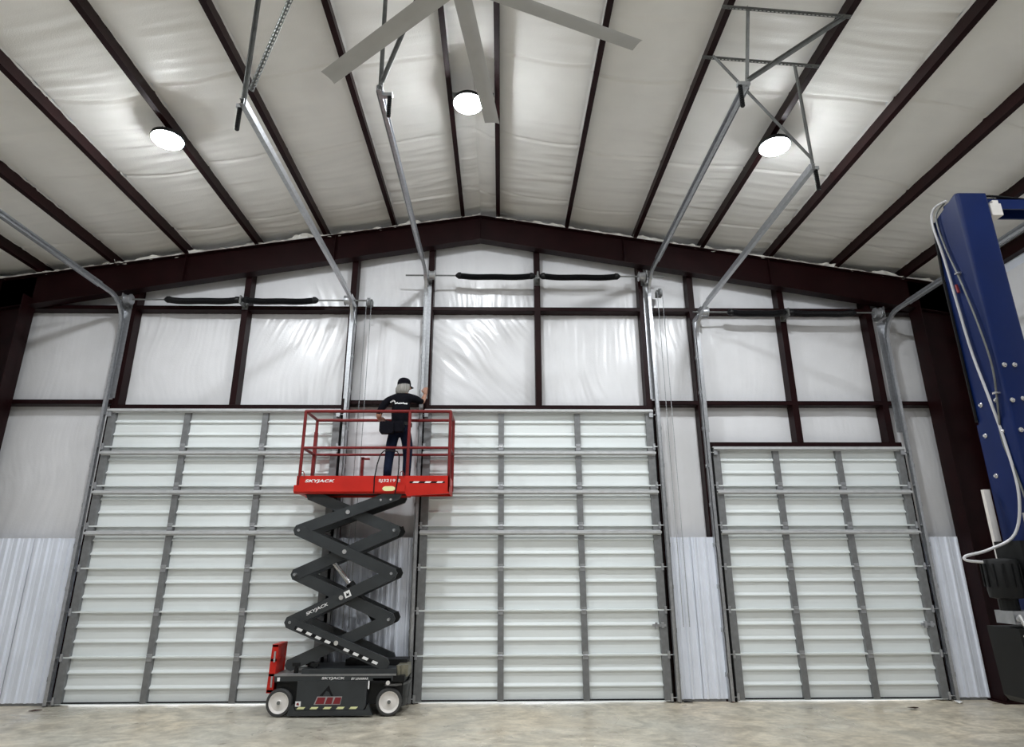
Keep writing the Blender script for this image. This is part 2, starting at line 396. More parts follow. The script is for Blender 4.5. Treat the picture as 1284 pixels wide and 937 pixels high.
# ------------------------------------------------------------------ rigid end frame
fr = empty('steel_frame', (RX, -0.1, 0), 'maroon steel gable frame with two rafters and two corner columns', 'steel frame')
yA, yB_ = -0.20, -0.02
def raf(sg):
    m = MB(); xe = (XL+0.1) if sg < 0 else (XR-0.1)
    def dep(x): return 0.46+0.012*abs(x-RX)
    P = [(RX, RZ), (xe, rz(xe)), (xe, rz(xe)-dep(xe)), (RX, RZ-dep(RX))]
    m.prism(P, 'y', -0.113, -0.105)                                   # web
    m.prism([(RX, RZ), (xe, rz(xe)), (xe, rz(xe)-0.012), (RX, RZ-0.012)], 'y', yA, yB_)
    m.prism([(RX, RZ-dep(RX)+0.012), (xe, rz(xe)-dep(xe)+0.012), (xe, rz(xe)-dep(xe)), (RX, RZ-dep(RX))], 'y', yA, yB_)
    for xx in (RX+sg*0.01, RX+sg*2.5, RX+sg*5.0):                      # stiffeners
        m.box(xx-0.005, xx+0.005, yA+0.02, -0.11, rz(xx)-dep(xx)+0.01, rz(xx)-0.01)
    m.build('rafter', MAROON, fr)
raf(-1); raf(1)
def column(xi0, xi1, xo, sg):
    m = MB(); zt = rz(xi0)-0.40
    P = [(xi0, 0), (xi1, zt), (xi1, rz(xi1)), (xo, rz(xo)), (xo, 0)]
    m.prism(P, 'y', -0.113, -0.105)
    m.prism([(xi0, 0), (xi1, zt), (xi1+sg*0.014, zt), (xi0+sg*0.014, 0)], 'y', -0.30, 0.0)
    m.box(min(xo, xo-sg*0.012), max(xo, xo-sg*0.012), -0.30, 0.0, 0, rz(xo)+0.05)
    m.box(min(xi0-sg*0.05, xo), max(xi0-sg*0.05, xo), -0.33, 0.02, 0.0, 0.02)
    m.build('column', MAROON, fr)
column(7.04, 7.02, XR-0.22, 1); column(-7.83, -7.83, XL+0.22, -1)

# ------------------------------------------------------------------ sectional doors
dlab = ['tall white sectional door behind the scissor lift, leftmost of the three', 'tall white sectional door in the middle, right of the scissor lift', 'shorter white sectional door at the right, six panels high']
def make_door(n, x0, w, ns, stiles):
    D = empty('door_%d' % (n+1), (x0+w/2, 0, 0), dlab[n], 'door', kind='structure')
    prof = [(0.0, 0.0), (-0.066, 0.0), (-0.066, 0.010), (-0.006, 0.012)]
    for c in (0.2, 0.4): prof += [(-0.006, c-0.014), (-0.036, c-0.012), (-0.036, c+0.004), (-0.006, c+0.036)]
    prof += [(-0.006, SH-0.014), (-0.066, SH-0.012), (-0.066, SH), (0.0, SH)]
    pm = MB().prism(prof, 'x', -w/2, w/2).mesh('door_section', DOORW)
    sw, ew = 0.088, 0.11
    cm = B(-sw/2, sw/2, -0.070, -0.005, 0.012, SH-0.014).mesh('stile', GALVD)
    em = B(-ew/2, ew/2, -0.072, -0.005, 0.012, SH-0.014).mesh('end_stile', GALVD)
    st = MB(); st.box(-w/2, w/2, -0.132, -0.126, -0.017, 0.017); st.box(-w/2, w/2, -0.132, -0.066, 0.012, 0.017); st.box(-w/2, w/2, -0.132, -0.066, -0.017, -0.012); st.box(-w/2, w/2, -0.075, -0.068, 0.012, 0.035); st.box(-w/2, w/2, -0.075, -0.068, -0.035, -0.012)
    sm = st.mesh('strut', ZINC)
    hm = MB(); hm.box(-0.035, 0.035, -0.080, -0.068, -0.055, 0.045); hm.cyl((-0.035, -0.082, 0), (0.035, -0.082, 0), 0.010, 8)
    hm = hm.mesh('hinge', GALV)
    for i in range(ns):
        z0 = 0.02+SH*i; xc = x0+w/2
        s = inst('door_section', pm, D, (xc, 0, z0))
        for x in stiles: inst('stile', cm, s, (x, 0, z0))
        for x in (x0+ew/2, x0+w-ew/2): inst('end_stile', em, s, (x, 0, z0))
        if z0+SH > 2.3: inst('strut', sm, s, (xc, 0, z0+SH-(0.105 if i < ns-1 else 0.03)))
        if i:
            for x in stiles: inst('hinge', hm, s, (x, 0, z0))
        for sg, x in ((-1, x0), (1, x0+w)):
            r = MB(); zz = z0+(0.0 if i else 0.05)
            r.box(x-0.03 if sg > 0 else x-0.005, x+0.005 if sg > 0 else x+0.03, -0.09, -0.07, zz-0.05, zz+0.05)
            r.cyl((x-sg*0.02, -0.085, zz), (x+sg*0.075, -0.085, zz), 0.007, 8); r.cyl((x+sg*0.055, -0.085, zz), (x+sg*0.075, -0.085, zz), 0.023, 12)
            r.build('roller', GALV, s)
        if i == ns-1:
            for sg, x in ((-1, x0), (1, x0+w)):
                r = MB(); zz = z0+SH-0.09
                r.box(x-0.06 if sg > 0 else x, x if sg > 0 else x+0.06, -0.11, -0.06, zz-0.04, zz+0.04)
                r.cyl((x-sg*0.02, -0.085, zz), (x+sg*0.075, -0.085, zz), 0.007, 8); r.cyl((x+sg*0.055, -0.085, zz), (x+sg*0.075, -0.085, zz), 0.026, 12)
                r.build('top_fixture', GALV, s)
    sl = MB(); k = 40; vs = []
    B(x0+0.02, x0+w-0.02, -0.050, -0.012, 0.010+0.012, 0.045).build('bottom_seal', BLACK, D)
    for sg, x in ((-1, x0), (1, x0+w)):
        B(x-0.022 if sg < 0 else x+0.002, x-0.002 if sg < 0 else x+0.022, -0.045, 0.0, 0.0, 0.02+SH*ns).build('jamb_seal', BLACK, D)
    xl = x0+w-0.22; l = MB(); l.box(xl, xl+0.20, -0.082, -0.064, 1.0, 1.035); l.box(xl+0.04, xl+0.07, -0.10, -0.064, 0.97, 1.06); l.box(xl+0.13, xl+0.17, -0.088, -0.064, 0.98, 1.06)
    if n: l.build('slide_lock', GALV, D)
    return D
for n, d in enumerate(DOORS): make_door(n, *d)

# ------------------------------------------------------------------ door tracks
def sweep(path, poly):
    """path of (x,y,z) in a plane x=const, poly in (u along x, v along normal in the yz plane)"""
    m = MB(); pts = [Vector(p) for p in path]; n = len(poly); vs = []
    for i, p in enumerate(pts):
        t = (pts[min(i+1, len(pts)-1)]-pts[max(i-1, 0)]).normalized(); nn = Vector((1, 0, 0)).cross(t)
        vs += [p+Vector((u, 0, 0))+nn*v for u, v in poly]
    fs = [(i*n+k, i*n+(k+1) % n, (i+1)*n+(k+1) % n, (i+1)*n+k) for i in range(len(pts)-1) for k in range(n)]
    fs += [tuple(range(n-1, -1, -1)), tuple((len(pts)-1)*n+k for k in range(n))]
    return m.add(vs, fs)
def track(x, side, zh, yend, label, R=0.42):
    """side -1: left of its door, +1: right"""
    T = empty('door_track', (x, -0.09, 0), label, 'door track', 'galvanised door tracks')
    s = -side; t = 0.005; hw = 0.032
    ch = [(-s*0.022, -hw), (s*0.022, -hw), (s*0.022, -hw+t), (-s*0.022+s*t, -hw+t), (-s*0.022+s*t, hw-t), (s*0.022, hw-t), (s*0.022, hw), (-s*0.022, hw)]
    sweep([(x, -0.085, 0.02), (x, -0.095, zh-R)], ch).build('vertical_track', GALV, T)
    arc = [(x, -0.095-R*(1-math.cos(a)), zh-R+R*math.sin(a)) for a in [math.pi/2*i/10 for i in range(11)]]
    sweep(arc, ch).build('curved_track', GALV, T)
    sweep([(x, -0.095-R, zh), (x, yend, zh)], ch).build('horizontal_track', GALV, T)
    a = MB(); a.box(x-0.003+side*0.03, x+0.003+side*0.03, yend+0.02, -0.35-R, zh+0.035-0.075, zh+0.038); a.box(min(x+side*0.03, x-side*0.03), max(x+side*0.03, x-side*0.03), yend+0.02, -0.35-R, zh+0.034, zh+0.039)
    a.build('track_angle', GALV, T)
    # jamb angle against the post, holding the track
    xa = x+side*0.035
    j = MB(); j.box(min(xa, xa-side*0.11), max(xa, xa-side*0.11), -0.012, -0.006, 4.45 if zh > 6.0 else 3.9, zh-0.05); j.box(xa-0.004, xa+0.004, -0.10, -0.006, 0.0, zh-0.05)
    j.build('jamb_angle', GALV, T)
    for k in range(int((zh-0.6)/0.6)+1):
        z = 0.35+0.6*k
        br = MB(); br.box(xa-0.012, xa+0.012, -0.10, -0.006, z-0.03, z+0.03); br.cyl((xa-0.02, -0.06, z), (xa+0.02, -0.06, z), 0.012, 8)
        br.build('track_bracket', GALV, T)
    fl_ = MB(); fl_.add([(x, -0.10, zh-0.10), (x+side*0.02, -0.02, zh-0.05), (x+side*0.02, -0.02, zh-0.35), (x, -0.10, zh-0.42)], [(0, 1, 2, 3)])
    g = MB(); g.box(x-0.004+side*0.03, x+0.004+side*0.03, -0.30, -0.02, zh-0.10, zh-0.02); g.build('flag_bracket', GALV, T)
    return T
ZA, ZB, ZC = 6.09, 6.58, 5.86
XBL = -1.235
track(-6.29, -1, ZA, -4.85, 'galvanised track left of the leftmost door, running off at the upper left')
track(-2.48, 1, ZA, -4.85, 'galvanised track right of the leftmost door, rising beside the chain hoist')
track(XBL-0.035, -1, ZB, -4.50, 'galvanised track left of the middle door, gripped by the man on the lift')
track(2.52, 1, ZB, -4.60, 'galvanised track right of the middle door with long rail to the lamp')
track(3.285, -1, ZC, -4.24, 'galvanised track left of the shorter right door')
track(6.49, 1, ZC, -4.30, 'galvanised track right of the shorter right door, passing behind the blue column')

# ------------------------------------------------------------------ torsion springs on shafts
def spring(x0, x1, z, y=-0.18, r=0.055, sag=0.03):
    n = int((x1-x0)/0.013); m = MB(); pts = []; rs = []
    for i in range(n*2+1):
        u = i/(n*2); pts.append((x0+(x1-x0)*u, y, z-sag*math.sin(math.pi*u)-0.008*math.sin(2*math.pi*u*1.5))); rs.append(r-(0.0 if i % 2 else 0.008))
    return m.tube(pts, rs, 12)
def torsion(x0, x1, z, s1, s2, xc, dl, dr, label):
    T = empty('torsion_spring_assembly', ((x0+x1)/2, -0.18, z), label, 'door spring', 'torsion spring shafts above the doors')
    MB().cyl((x0, -0.18, z), (x1, -0.18, z), 0.0135, 10).build('shaft', STEEL, T, smooth=True)
    for a, b in (s1, s2):
        spring(a, b, z).build('torsion_spring', SPRING, T, smooth=60)
        for e, d in ((a, 1), (b, -1)):
            MB().lathe([(0.02, -d*0.05), (0.045, -d*0.02), (0.058, 0), (0.058, d*0.04)], (e, -0.18, z), 'x', 14).build('spring_cone', SPRING, T, smooth=True)
    m = MB(); m.box(xc-0.012, xc+0.012, -0.24, -0.005, z-0.08, z+0.06); m.box(xc-0.05, xc+0.05, -0.012, -0.004, z-0.10, z+0.08); m.build('center_bracket', STEEL, T)
    for xd, sg in ((dl, -1), (dr, 1)):
        MB().lathe([(0.02, -0.06), (0.085, -0.055), (0.085, -0.045), (0.07, -0.04), (0.075, 0.03), (0.09, 0.035), (0.09, 0.05), (0.03, 0.06)], (xd, -0.18, z), 'x', 20).build('cable_drum', GALV, T, smooth=True)
        m = MB(); m.box(xd+sg*0.075-0.004, xd+sg*0.075+0.004, -0.25, -0.005, z-0.09, z+0.09); m.box(min(xd+sg*0.075, xd+sg*0.02), max(xd+sg*0.075, xd+sg*0.02), -0.012, -0.004, z-0.09, z+0.09)
        m.build('bearing_plate', GALV, T)
torsion(-6.32, -2.20, 6.10, (-5.55, -4.38), (-4.27, -3.10), -4.33, -6.19, -2.56, 'shaft with two black springs above the leftmost door')
torsion(-1.62, 2.78, 6.57, (-0.725, 0.53), (0.70, 1.98), 0.62, -1.17, 2.40, 'shaft with two sagging black springs above the middle door')
torsion(3.22, 6.48, 5.92, (3.85, 4.76), (4.88, 5.94), 4.82, 3.42, 6.36, 'shaft with two black springs above the shorter right door')

# chain hoists
def chain(x, ztop, y, zbot, label):
    T = empty('chain_hoist', (x, y, ztop), label, 'chain hoist', 'door chain hoists')
    MB().lathe([(0.02, -0.02), (0.07, -0.018), (0.055, 0), (0.07, 0.018), (0.02, 0.02)], (x, y, ztop), 'x', 18).build('pocket_wheel', GALV, T, smooth=True)
    B(x-0.05, x+0.05, y+0.02, -0.005, ztop-0.05, ztop+0.05).build('bracket', STEEL, T)
    for d in (-0.045, 0.045):
        pts = []; rs = []; z = ztop
        k = int((ztop-zbot)/0.022)
        for i in range(2*k+1): pts.append((x+d*0.9+d*0.1*i/(2*k), y, ztop-(ztop-zbot)*i/(2*k))); rs.append(0.0075 if i % 2 else 0.004)
        MB().tube(pts, rs, 5).build('chain', GALV, T)
chain(-2.22, 6.10, -0.14, 1.0, 'hand chain hoist hanging right of the leftmost door shaft')
chain(2.70, 6.30, -0.14, 1.0, 'hand chain hoist hanging right of the middle door shaft')

# ------------------------------------------------------------------ track hangers of angle iron
def angle(name, p, q, T, w=0.036, perf=False):
    p, q = Vector(p), Vector(q); m = MB(); t = (q-p).normalized()
    up = Vector((0, 1, 0)) if abs(t.y) < 0.8 else Vector((1, 0, 0))
    s = t.cross(up).normalized(); u2 = s.cross(t)
    if not perf:
        m.bar(p, q, w, 0.004, up=u2); m.bar(p+s*w/2-u2*w/2, q+s*w/2-u2*w/2, 0.004, w, up=u2)
    else:
        L_ = (q-p).length; n = int(L_/0.04)
        m.bar(p+s*w/2-u2*w/2, q+s*w/2-u2*w/2, 0.004, w, up=u2)
        for d in (-0.36, 0.36): m.bar(p+s*w*d, q+s*w*d, w*0.26, 0.004, up=u2)
        for i in range(n): a = p+t*(i*0.04); m.bar(a, a+t*0.017, w*0.5, 0.004, up=u2)
    return m.build(name, STEEL, T)
def bumper(T, x, y, z0, z1, xt):
    m = MB(); m.tube([(x, y, z0+(z1-z0)*i/30) for i in range(31)], [0.024 if i % 2 else 0.019 for i in range(31)], 10)
    m.build('bumper_spring', SPRING, T, smooth=50)
    B(min(x, xt)-0.03, max(x, xt)+0.03, y-0.025, y+0.025, z1-0.005, z1+0.035).build('bumper_bracket', GALV, T)
hl = 'angle iron hanger holding the rail end '
H1 = empty('track_hanger', (-2.48, -4.80, 6.1), hl+'under the upper left roof, with perforated brace', 'track hanger', 'angle iron track hangers')
angle('hanger_strap', (-2.48, -4.79, 6.08), (-2.46, -4.85, rz(-2.48)+0.17), H1)
angle('perforated_brace', (-2.44, -4.76, 6.28), (-1.85, -5.20, rz(-1.83)+0.03), H1, 0.034, True)
bumper(H1, -2.53, -4.76, 5.83, 6.08, -2.48)
H2 = empty('track_hanger', (XBL, -4.48, 6.6), hl+'beside the left fan blade', 'track hanger', 'angle iron track hangers')
angle('hanger_strap', (XBL-0.02, -4.47, 6.56), (XBL-0.02, -4.55, rz(XBL)+0.17), H2)
angle('brace', (XBL-0.01, -4.46, 6.68), (-0.66, -5.05, rz(-0.66)+0.03), H2, 0.034)
bumper(H2, XBL+0.06, -4.40, 6.30, 6.55, XBL)
H3 = empty('track_hanger', (2.52, -4.60, 6.6), hl+'above the right lamp, with two crossbars between purlins', 'track hanger', 'angle iron track hangers')
angle('hanger_strap', (2.53, -4.58, 6.56), (2.53, -4.84, rz(2.53)+0.06), H3)
angle('brace', (2.54, -4.60, 6.62), (3.45, -4.93, rz(3.45)-0.01), H3, 0.04)
angle('perforated_crossbar', (2.25, -4.855, rz(2.3)+0.0), (3.50, -4.945, rz(3.45)-0.03), H3, 0.024, True)
bumper(H3, 2.45, -4.60, 6.30, 6.56, 2.52)
H4 = empty('track_hanger', (3.285, -4.24, 5.9), hl+'below the right lamp, with long diagonal sway brace', 'track hanger', 'angle iron track hangers')
angle('hanger_strap', (3.285, -4.23, 5.84), (3.25, -4.27, rz(3.25)-0.02), H4)
angle('sway_brace', (3.27, -4.26, 5.93), (2.37, -4.24, rz(2.37)-0.01), H4)
angle('perforated_crossbar', (2.25, -4.20, rz(2.3)+0.0), (3.50, -4.30, rz(3.45)-0.03), H4, 0.024, True)
bumper(H4, 3.32, -4.20, 5.60, 5.84, 3.285)

# ------------------------------------------------------------------ lamps
def lamp(x, y, z, label, hang):
    T = empty('high_bay_lamp', (x, y, z), label, 'lamp', 'round high bay lamps under the roof')
    MB().lathe([(0.05, 0.12), (0.075, 0.10), (0.08, 0.05), (0.190, 0.035), (0.200, 0.0), (0.190, -0.012), (0.02, -0.012)][::-1], (x, y, z), 'z', 28).build('housing', DARK, T, smooth=True)
    fin = MB()
    for k in range(16):
        a = 2*math.pi*k/16; c, s = math.cos(a), math.sin(a)
        fin.bar((x+0.07*c, y+0.07*s, z+0.06), (x+0.15*c, y+0.15*s, z+0.045), 0.006, 0.05)
    fin.build('cooling_fins', DARK, T)
    MB().lathe([(0.185*math.cos(a), -0.013-0.058*math.sin(a)) for a in [math.pi/2*i/7 for i in range(7)]]+[(0.001, -0.071)], (x, y, z), 'z', 28).build('lens', LENS, T, smooth=True)
    m = MB(); m.cyl((x, y, z+0.10), (x+hang[0], y, z+hang[1]), 0.012, 8); m.build('hook', DARK, T)
lamp(-4.20, -3.12, 6.99, 'glowing round lamp under the roof at the upper left', (0.02, 0.14))
lamp(-0.43, -3.20, 7.52, 'glowing round lamp under the ridge in the middle', (0, 0.14))
lamp(3.50, -3.10, 6.99, 'glowing round lamp under the roof at the upper right', (-0.03, 0.14))
B(-0.64, -0.10, -3.19, -3.15, 7.65, 7.69).build('lamp_bar', STEEL, empty('lamp_support', (-0.37, -3.17, 7.67), 'short steel bar between the ridge purlins above the middle lamp', 'bar'))
for yy, row in ((-8.4, 'second row from the doors'),):
    for xx, zz, pl_ in ((-4.20, 6.99, 'left'), (-0.37, 7.52, 'middle'), (3.50, 6.99, 'right')):
        lamp(xx, yy, zz, 'round lamp under the roof outside the view, %s of the %s' % (pl_, row), (0, 0.14))

# ------------------------------------------------------------------ ceiling fan
FX, FY, FZ = -0.37, -5.72, 6.60
fan = empty('ceiling_fan', (FX, FY, FZ), 'large grey ceiling fan with six long blades under the ridge', 'ceiling fan')
MB().cyl((FX, FY, FZ+0.1), (FX, FY, RZ+0.05), 0.03, 12).build('downrod', FANM, fan, smooth=True)
MB().lathe([(0.05, -0.06), (0.11, -0.05), (0.13, 0.0), (0.12, 0.10), (0.05, 0.16)], (FX, FY, FZ), 'z', 28).build('motor', DARK, fan, smooth=True)
bl = MB(); N = 12; vs = []
sec = [(-0.085, -0.012), (-0.05, 0.012), (0.0, 0.018), (0.05, 0.012), (0.085, 0.0), (0.05, 0.003), (0.0, 0.006), (-0.05, 0.002)]
for r0 in (0.16, 1.79):
    vs += [(r0, a, b) for a, b in sec]
bl.add(vs, [tuple(range(7, -1, -1)), tuple(range(8, 16))]+[(i, (i+1) % 8, 8+(i+1) % 8, 8+i) for i in range(8)])
bme = bl.mesh('blade', FANM, smooth=40)
for k in range(6): inst('blade', bme, fan, (FX, FY, FZ), (0.12, 0, math.radians(21.5+60*k)))

# ------------------------------------------------------------------ scissor lift
YF, YR = -0.82, -0.16                     # near and far side of the machine
lf = empty('scissor_lift', (-2.1, -0.49, 0), 'red and charcoal scissor lift raised in front of the left doors', 'scissor lift')
# chassis
ch = MB()
ch.box(-2.92, -1.27, YF+0.05, YR-0.02, 0.14, 0.46)
ch.box(-2.94, -1.25, YF, YR, 0.41, 0.485)
chs = ch.build('chassis', DARK, lf)
B(-2.945, -1.36, YF-0.006, YR+0.006, 0.485, 0.505).build('deck_edge', mat('worn grey edge', (0.22, 0.22, 0.22), 0.45, 0.2, 0.2, 6), chs)
B(-2.94, -1.40, YF-0.004, YF, 0.425, 0.485).build('name_stripe', CHAR, chs)
B(-2.60, -1.36, YF+0.02, YR-0.02, 0.505, 0.565).build('upper_deck', CHAR, chs)
B(-2.10, -1.27, YF+0.30, YR-0.08, 0.565, 0.64).build('battery_tray', DARK, chs)
pn = MB(); pn.prism([(-2.63, 0.09), (-1.76, 0.09), (-1.73, 0.13), (-1.73, 0.425), (-2.63, 0.425)], 'y', YF-0.015, YF+0.04); pn = pn.build('side_panel', CHAR, chs)
sk = MB(); sk.prism([(-2.73, 0.025), (-1.64, 0.025), (-1.66, 0.06), (-1.70, 0.16), (-1.73, 0.09), (-2.63, 0.085), (-2.66, 0.16), (-2.70, 0.13)], 'y', YF-0.03, YF+0.03); sk.build('pothole_guard', CHAR, chs)
for k in range(5):
    x = -2.56+0.168*k
    MB().prism([(x-0.055, 0.098), (x+0.035, 0.098), (x+0.060, 0.125), (x-0.030, 0.125)], 'y', YF-0.0185, YF-0.015).build('hazard_dash', YELL, pn)
B(-2.635, -2.565, YF-0.018, YF-0.015, 0.13, 0.19).build('sticker', WHITE, pn)
MB().prism([(-2.618, 0.145), (-2.582, 0.145), (-2.595, 0.18), (-2.618, 0.165)], 'y', YF-0.0195, YF-0.018).build('sticker_mark', LOGORED, pn)
# dealer emblem: dark peak outlined in grey above red slanted blocks
em = MB(); em.prism([(-2.33, 0.255), (-2.22, 0.375), (-2.20, 0.33), (-2.155, 0.25), (-2.185, 0.25), (-2.215, 0.30), (-2.25, 0.31), (-2.29, 0.25)], 'y', YF-0.018, YF-0.015); em.build('emblem_peak', BLACK, pn)
GREY = mat('grey decal', (0.35, 0.34, 0.34), 0.5)
ol = MB(); ol.prism([(-2.40, 0.150), (-2.06, 0.150), (-2.04, 0.245), (-2.36, 0.245)], 'y', YF-0.017, YF-0.015); ol.build('emblem_outline', GREY, pn)
for a, b in ((-2.38, -2.27), (-2.255, -2.17), (-2.155, -2.065)):
    MB().prism([(a, 0.158), (b, 0.158), (b+0.018, 0.235), (a+0.018+0.01, 0.235)], 'y', YF-0.019, YF-0.017).build('emblem_block', LOGORED, pn)
B(-1.718, -1.700, YF-0.012, YF, 0.33, 0.425).build('marker', WHITE, chs)
B(-2.90, -2.865, YF-0.008, YF-0.004, 0.425, 0.47).build('label_square', WHITE, chs)
text('lettering', 'SKYJACK', -2.325, YF-0.0065, 0.437, 0.30, 0.036, chs, WHITE, 0.15, 0.02)
text('lettering', 'BY LINAMAR', -1.94, YF-0.0065, 0.438, 0.22, 0.027, chs, WHITE, 0.2, 0.02)
# rounded steering guard at the right end
gd = MB(); pts = [(-1.50, YF+0.01), (-1.36, YF+0.0), (-1.27, YF+0.06), (-1.215, YF+0.20), (-1.21, YR-0.20), (-1.27, YR-0.05)]
n = len(pts); gd.add([(x, y, z) for z in (0.36, 0.385) for x, y in pts]+[(x-0.03, y*1.0+0.02, z) for z in (0.36, 0.385) for x, y in pts],
       [(i, i+1, n+i+1, n+i) for i in range(n-1)]+[(n+i, n+i+1, 3*n+i+1, 3*n+i) for i in range(n-1)]+[(i, i+1, 2*n+i+1, 2*n+i) for i in range(n-1)])
gd.build('guard_rim', mat('guard rim grey', (0.12, 0.12, 0.12), 0.4, 0.3), chs)
gs = MB(); pts = [(-1.30, YF+0.12), (-1.245, YF+0.20), (-1.225, YF+0.30), (-1.225, YR-0.20), (-1.29, YR-0.06)]
n = len(pts); gs.add([(x+(0 if z > 0.2 else -0.03), y, z) for z in (0.09, 0.36) for x, y in pts], [(i, i+1, n+i+1, n+i) for i in range(n-1)]); gs.build('end_guard', CHAR, chs, smooth=50)
v = MB(); v.cyl((-1.46, YF+0.05, 0.40), (-1.46, YF-0.02, 0.40), 0.026, 14); v.build('valve_knob', HUB, chs, smooth=True)
v = MB(); v.box(-1.36, -1.22, YF+0.08, YF+0.40, 0.46, 0.60); v.cyl((-1.34, YF+0.06, 0.44), (-1.34, YF+0.06, 0.60), 0.03, 10); v.build('manifold_block', mat('brass manifold', (0.22, 0.21, 0.16), 0.4, 0.5, 0.3, 14), chs)
B(-1.66, -1.42, YF-0.004, YF+0.002, 0.395, 0.455).build('vent_slot', BLACK, chs)
cy = MB()
for x, y in ((-2.70, -0.7), (-2.55, -0.62), (-2.45, -0.74)): cy.cyl((x, y, 0.5), (x, y, 0.60), 0.03, 10); cy.box(x-0.05, x+0.05, y-0.03, y+0.03, 0.59, 0.63)
cy.build('valve_group', DARK, chs)
# wheels
def wheel(x, y, rotz, lab=None):
    me = 0
    W = empty('wheel', (0, 0, 0)); W.parent = lf; W.location = Vector((x, y, 0.17))-worig(lf); W.rotation_euler = (0, 0, rotz)
    t = MB().lathe([(0.125, -0.055), (0.155, -0.055), (0.168, -0.04), (0.170, 0.0), (0.168, 0.04), (0.155, 0.055), (0.125, 0.055), (0.125, -0.055)], (0, 0, 0), 'y', 40, caps=False)
    o = bpy.data.objects.new('tyre', t.mesh('tyre', TYRE, smooth=40)); C.objects.link(o); o.parent = W
    h = MB().lathe([(0.012, -0.058), (0.03, -0.058), (0.034, -0.036), (0.10, -0.036), (0.117, -0.050), (0.128, -0.057), (0.128, 0.050), (0.02, 0.050)], (0, 0, 0), 'y', 40)
    o = bpy.data.objects.new('rim', h.mesh('rim', HUB, smooth=30)); C.objects.link(o); o.parent = W
    b = MB().lathe([(0.001, -0.064), (0.022, -0.064), (0.026, -0.036)], (0, 0, 0), 'y', 16)
    o = bpy.data.objects.new('hub_bolt', b.mesh('hub_bolt', STEEL, smooth=30)); C.objects.link(o); o.parent = W
wheel(-2.855, YF+0.055, 0); wheel(-2.855, YR-0.055, 0); wheel(-1.445, YF+0.065, 0.12); wheel(-1.445, YR-0.055, 0.1)
# red entry ladder on the left end
ld = MB(); XLD = -3.0
def lx(z): return XLD+0.03*(z-0.3)
for y in (YF+0.02, YF+0.36):
    ld.prism([(lx(0.28)-0.035, 0.28), (lx(0.28)+0.05, 0.28), (lx(0.86)+0.05, 0.86), (lx(0.86)-0.03, 0.86)], 'y', y, y+0.03)
for z in (0.29, 0.48, 0.66, 0.835): ld.box(lx(z)-0.03, lx(z)+0.05, YF+0.02, YF+0.38, z, z+0.03)
ld.prism([(lx(0.28)+0.035, 0.28), (lx(0.28)+0.042, 0.28), (lx(0.86)+0.042, 0.86), (lx(0.86)+0.035, 0.86)], 'y', YF+0.03, YF+0.38)
ld = ld.build('entry_ladder', RED, lf)
for z in (0.40, 0.70): B(lx(z)+0.01, lx(z)+0.03, YF+0.005, YF+0.02, z-0.05, z+0.08).build('ladder_decal', GREY, ld)
# scissor arms
zl = [0.60, 1.135, 1.745, 2.335, 2.83]; zr = [0.62, 1.165, 1.755, 2.335, 2.83]
xl = [-2.79, -2.83, -2.83, -2.83, -2.72]; xr = [-1.53, -1.495, -1.49, -1.485, -1.48]
def arm(p, q, y0, y1, h=0.15, ext=0.06):
    p, q = Vector((p[0], 0, p[1])), Vector((q[0], 0, q[1])); t = (q-p).normalized(); nn = Vector((-t.z, 0, t.x))
    p2, q2 = p-t*ext, q+t*ext; c = 0.05
    pts = [p2+nn*(h/2-c)+t*0, p2+t*c+nn*h/2, q2-t*c+nn*h/2, q2+nn*(h/2-c), q2-nn*(h/2-c), q2-t*c-nn*h/2, p2+t*c-nn*h/2, p2-nn*(h/2-c)]
    return MB().prism([(a.x, a.z) for a in pts], 'y', y0, y1), t, nn
oa = ((YF+0.03, YF+0.085), (YF+0.10, YF+0.155)); ob = ((YR-0.085, YR-0.03), (YR-0.155, YR-0.10))
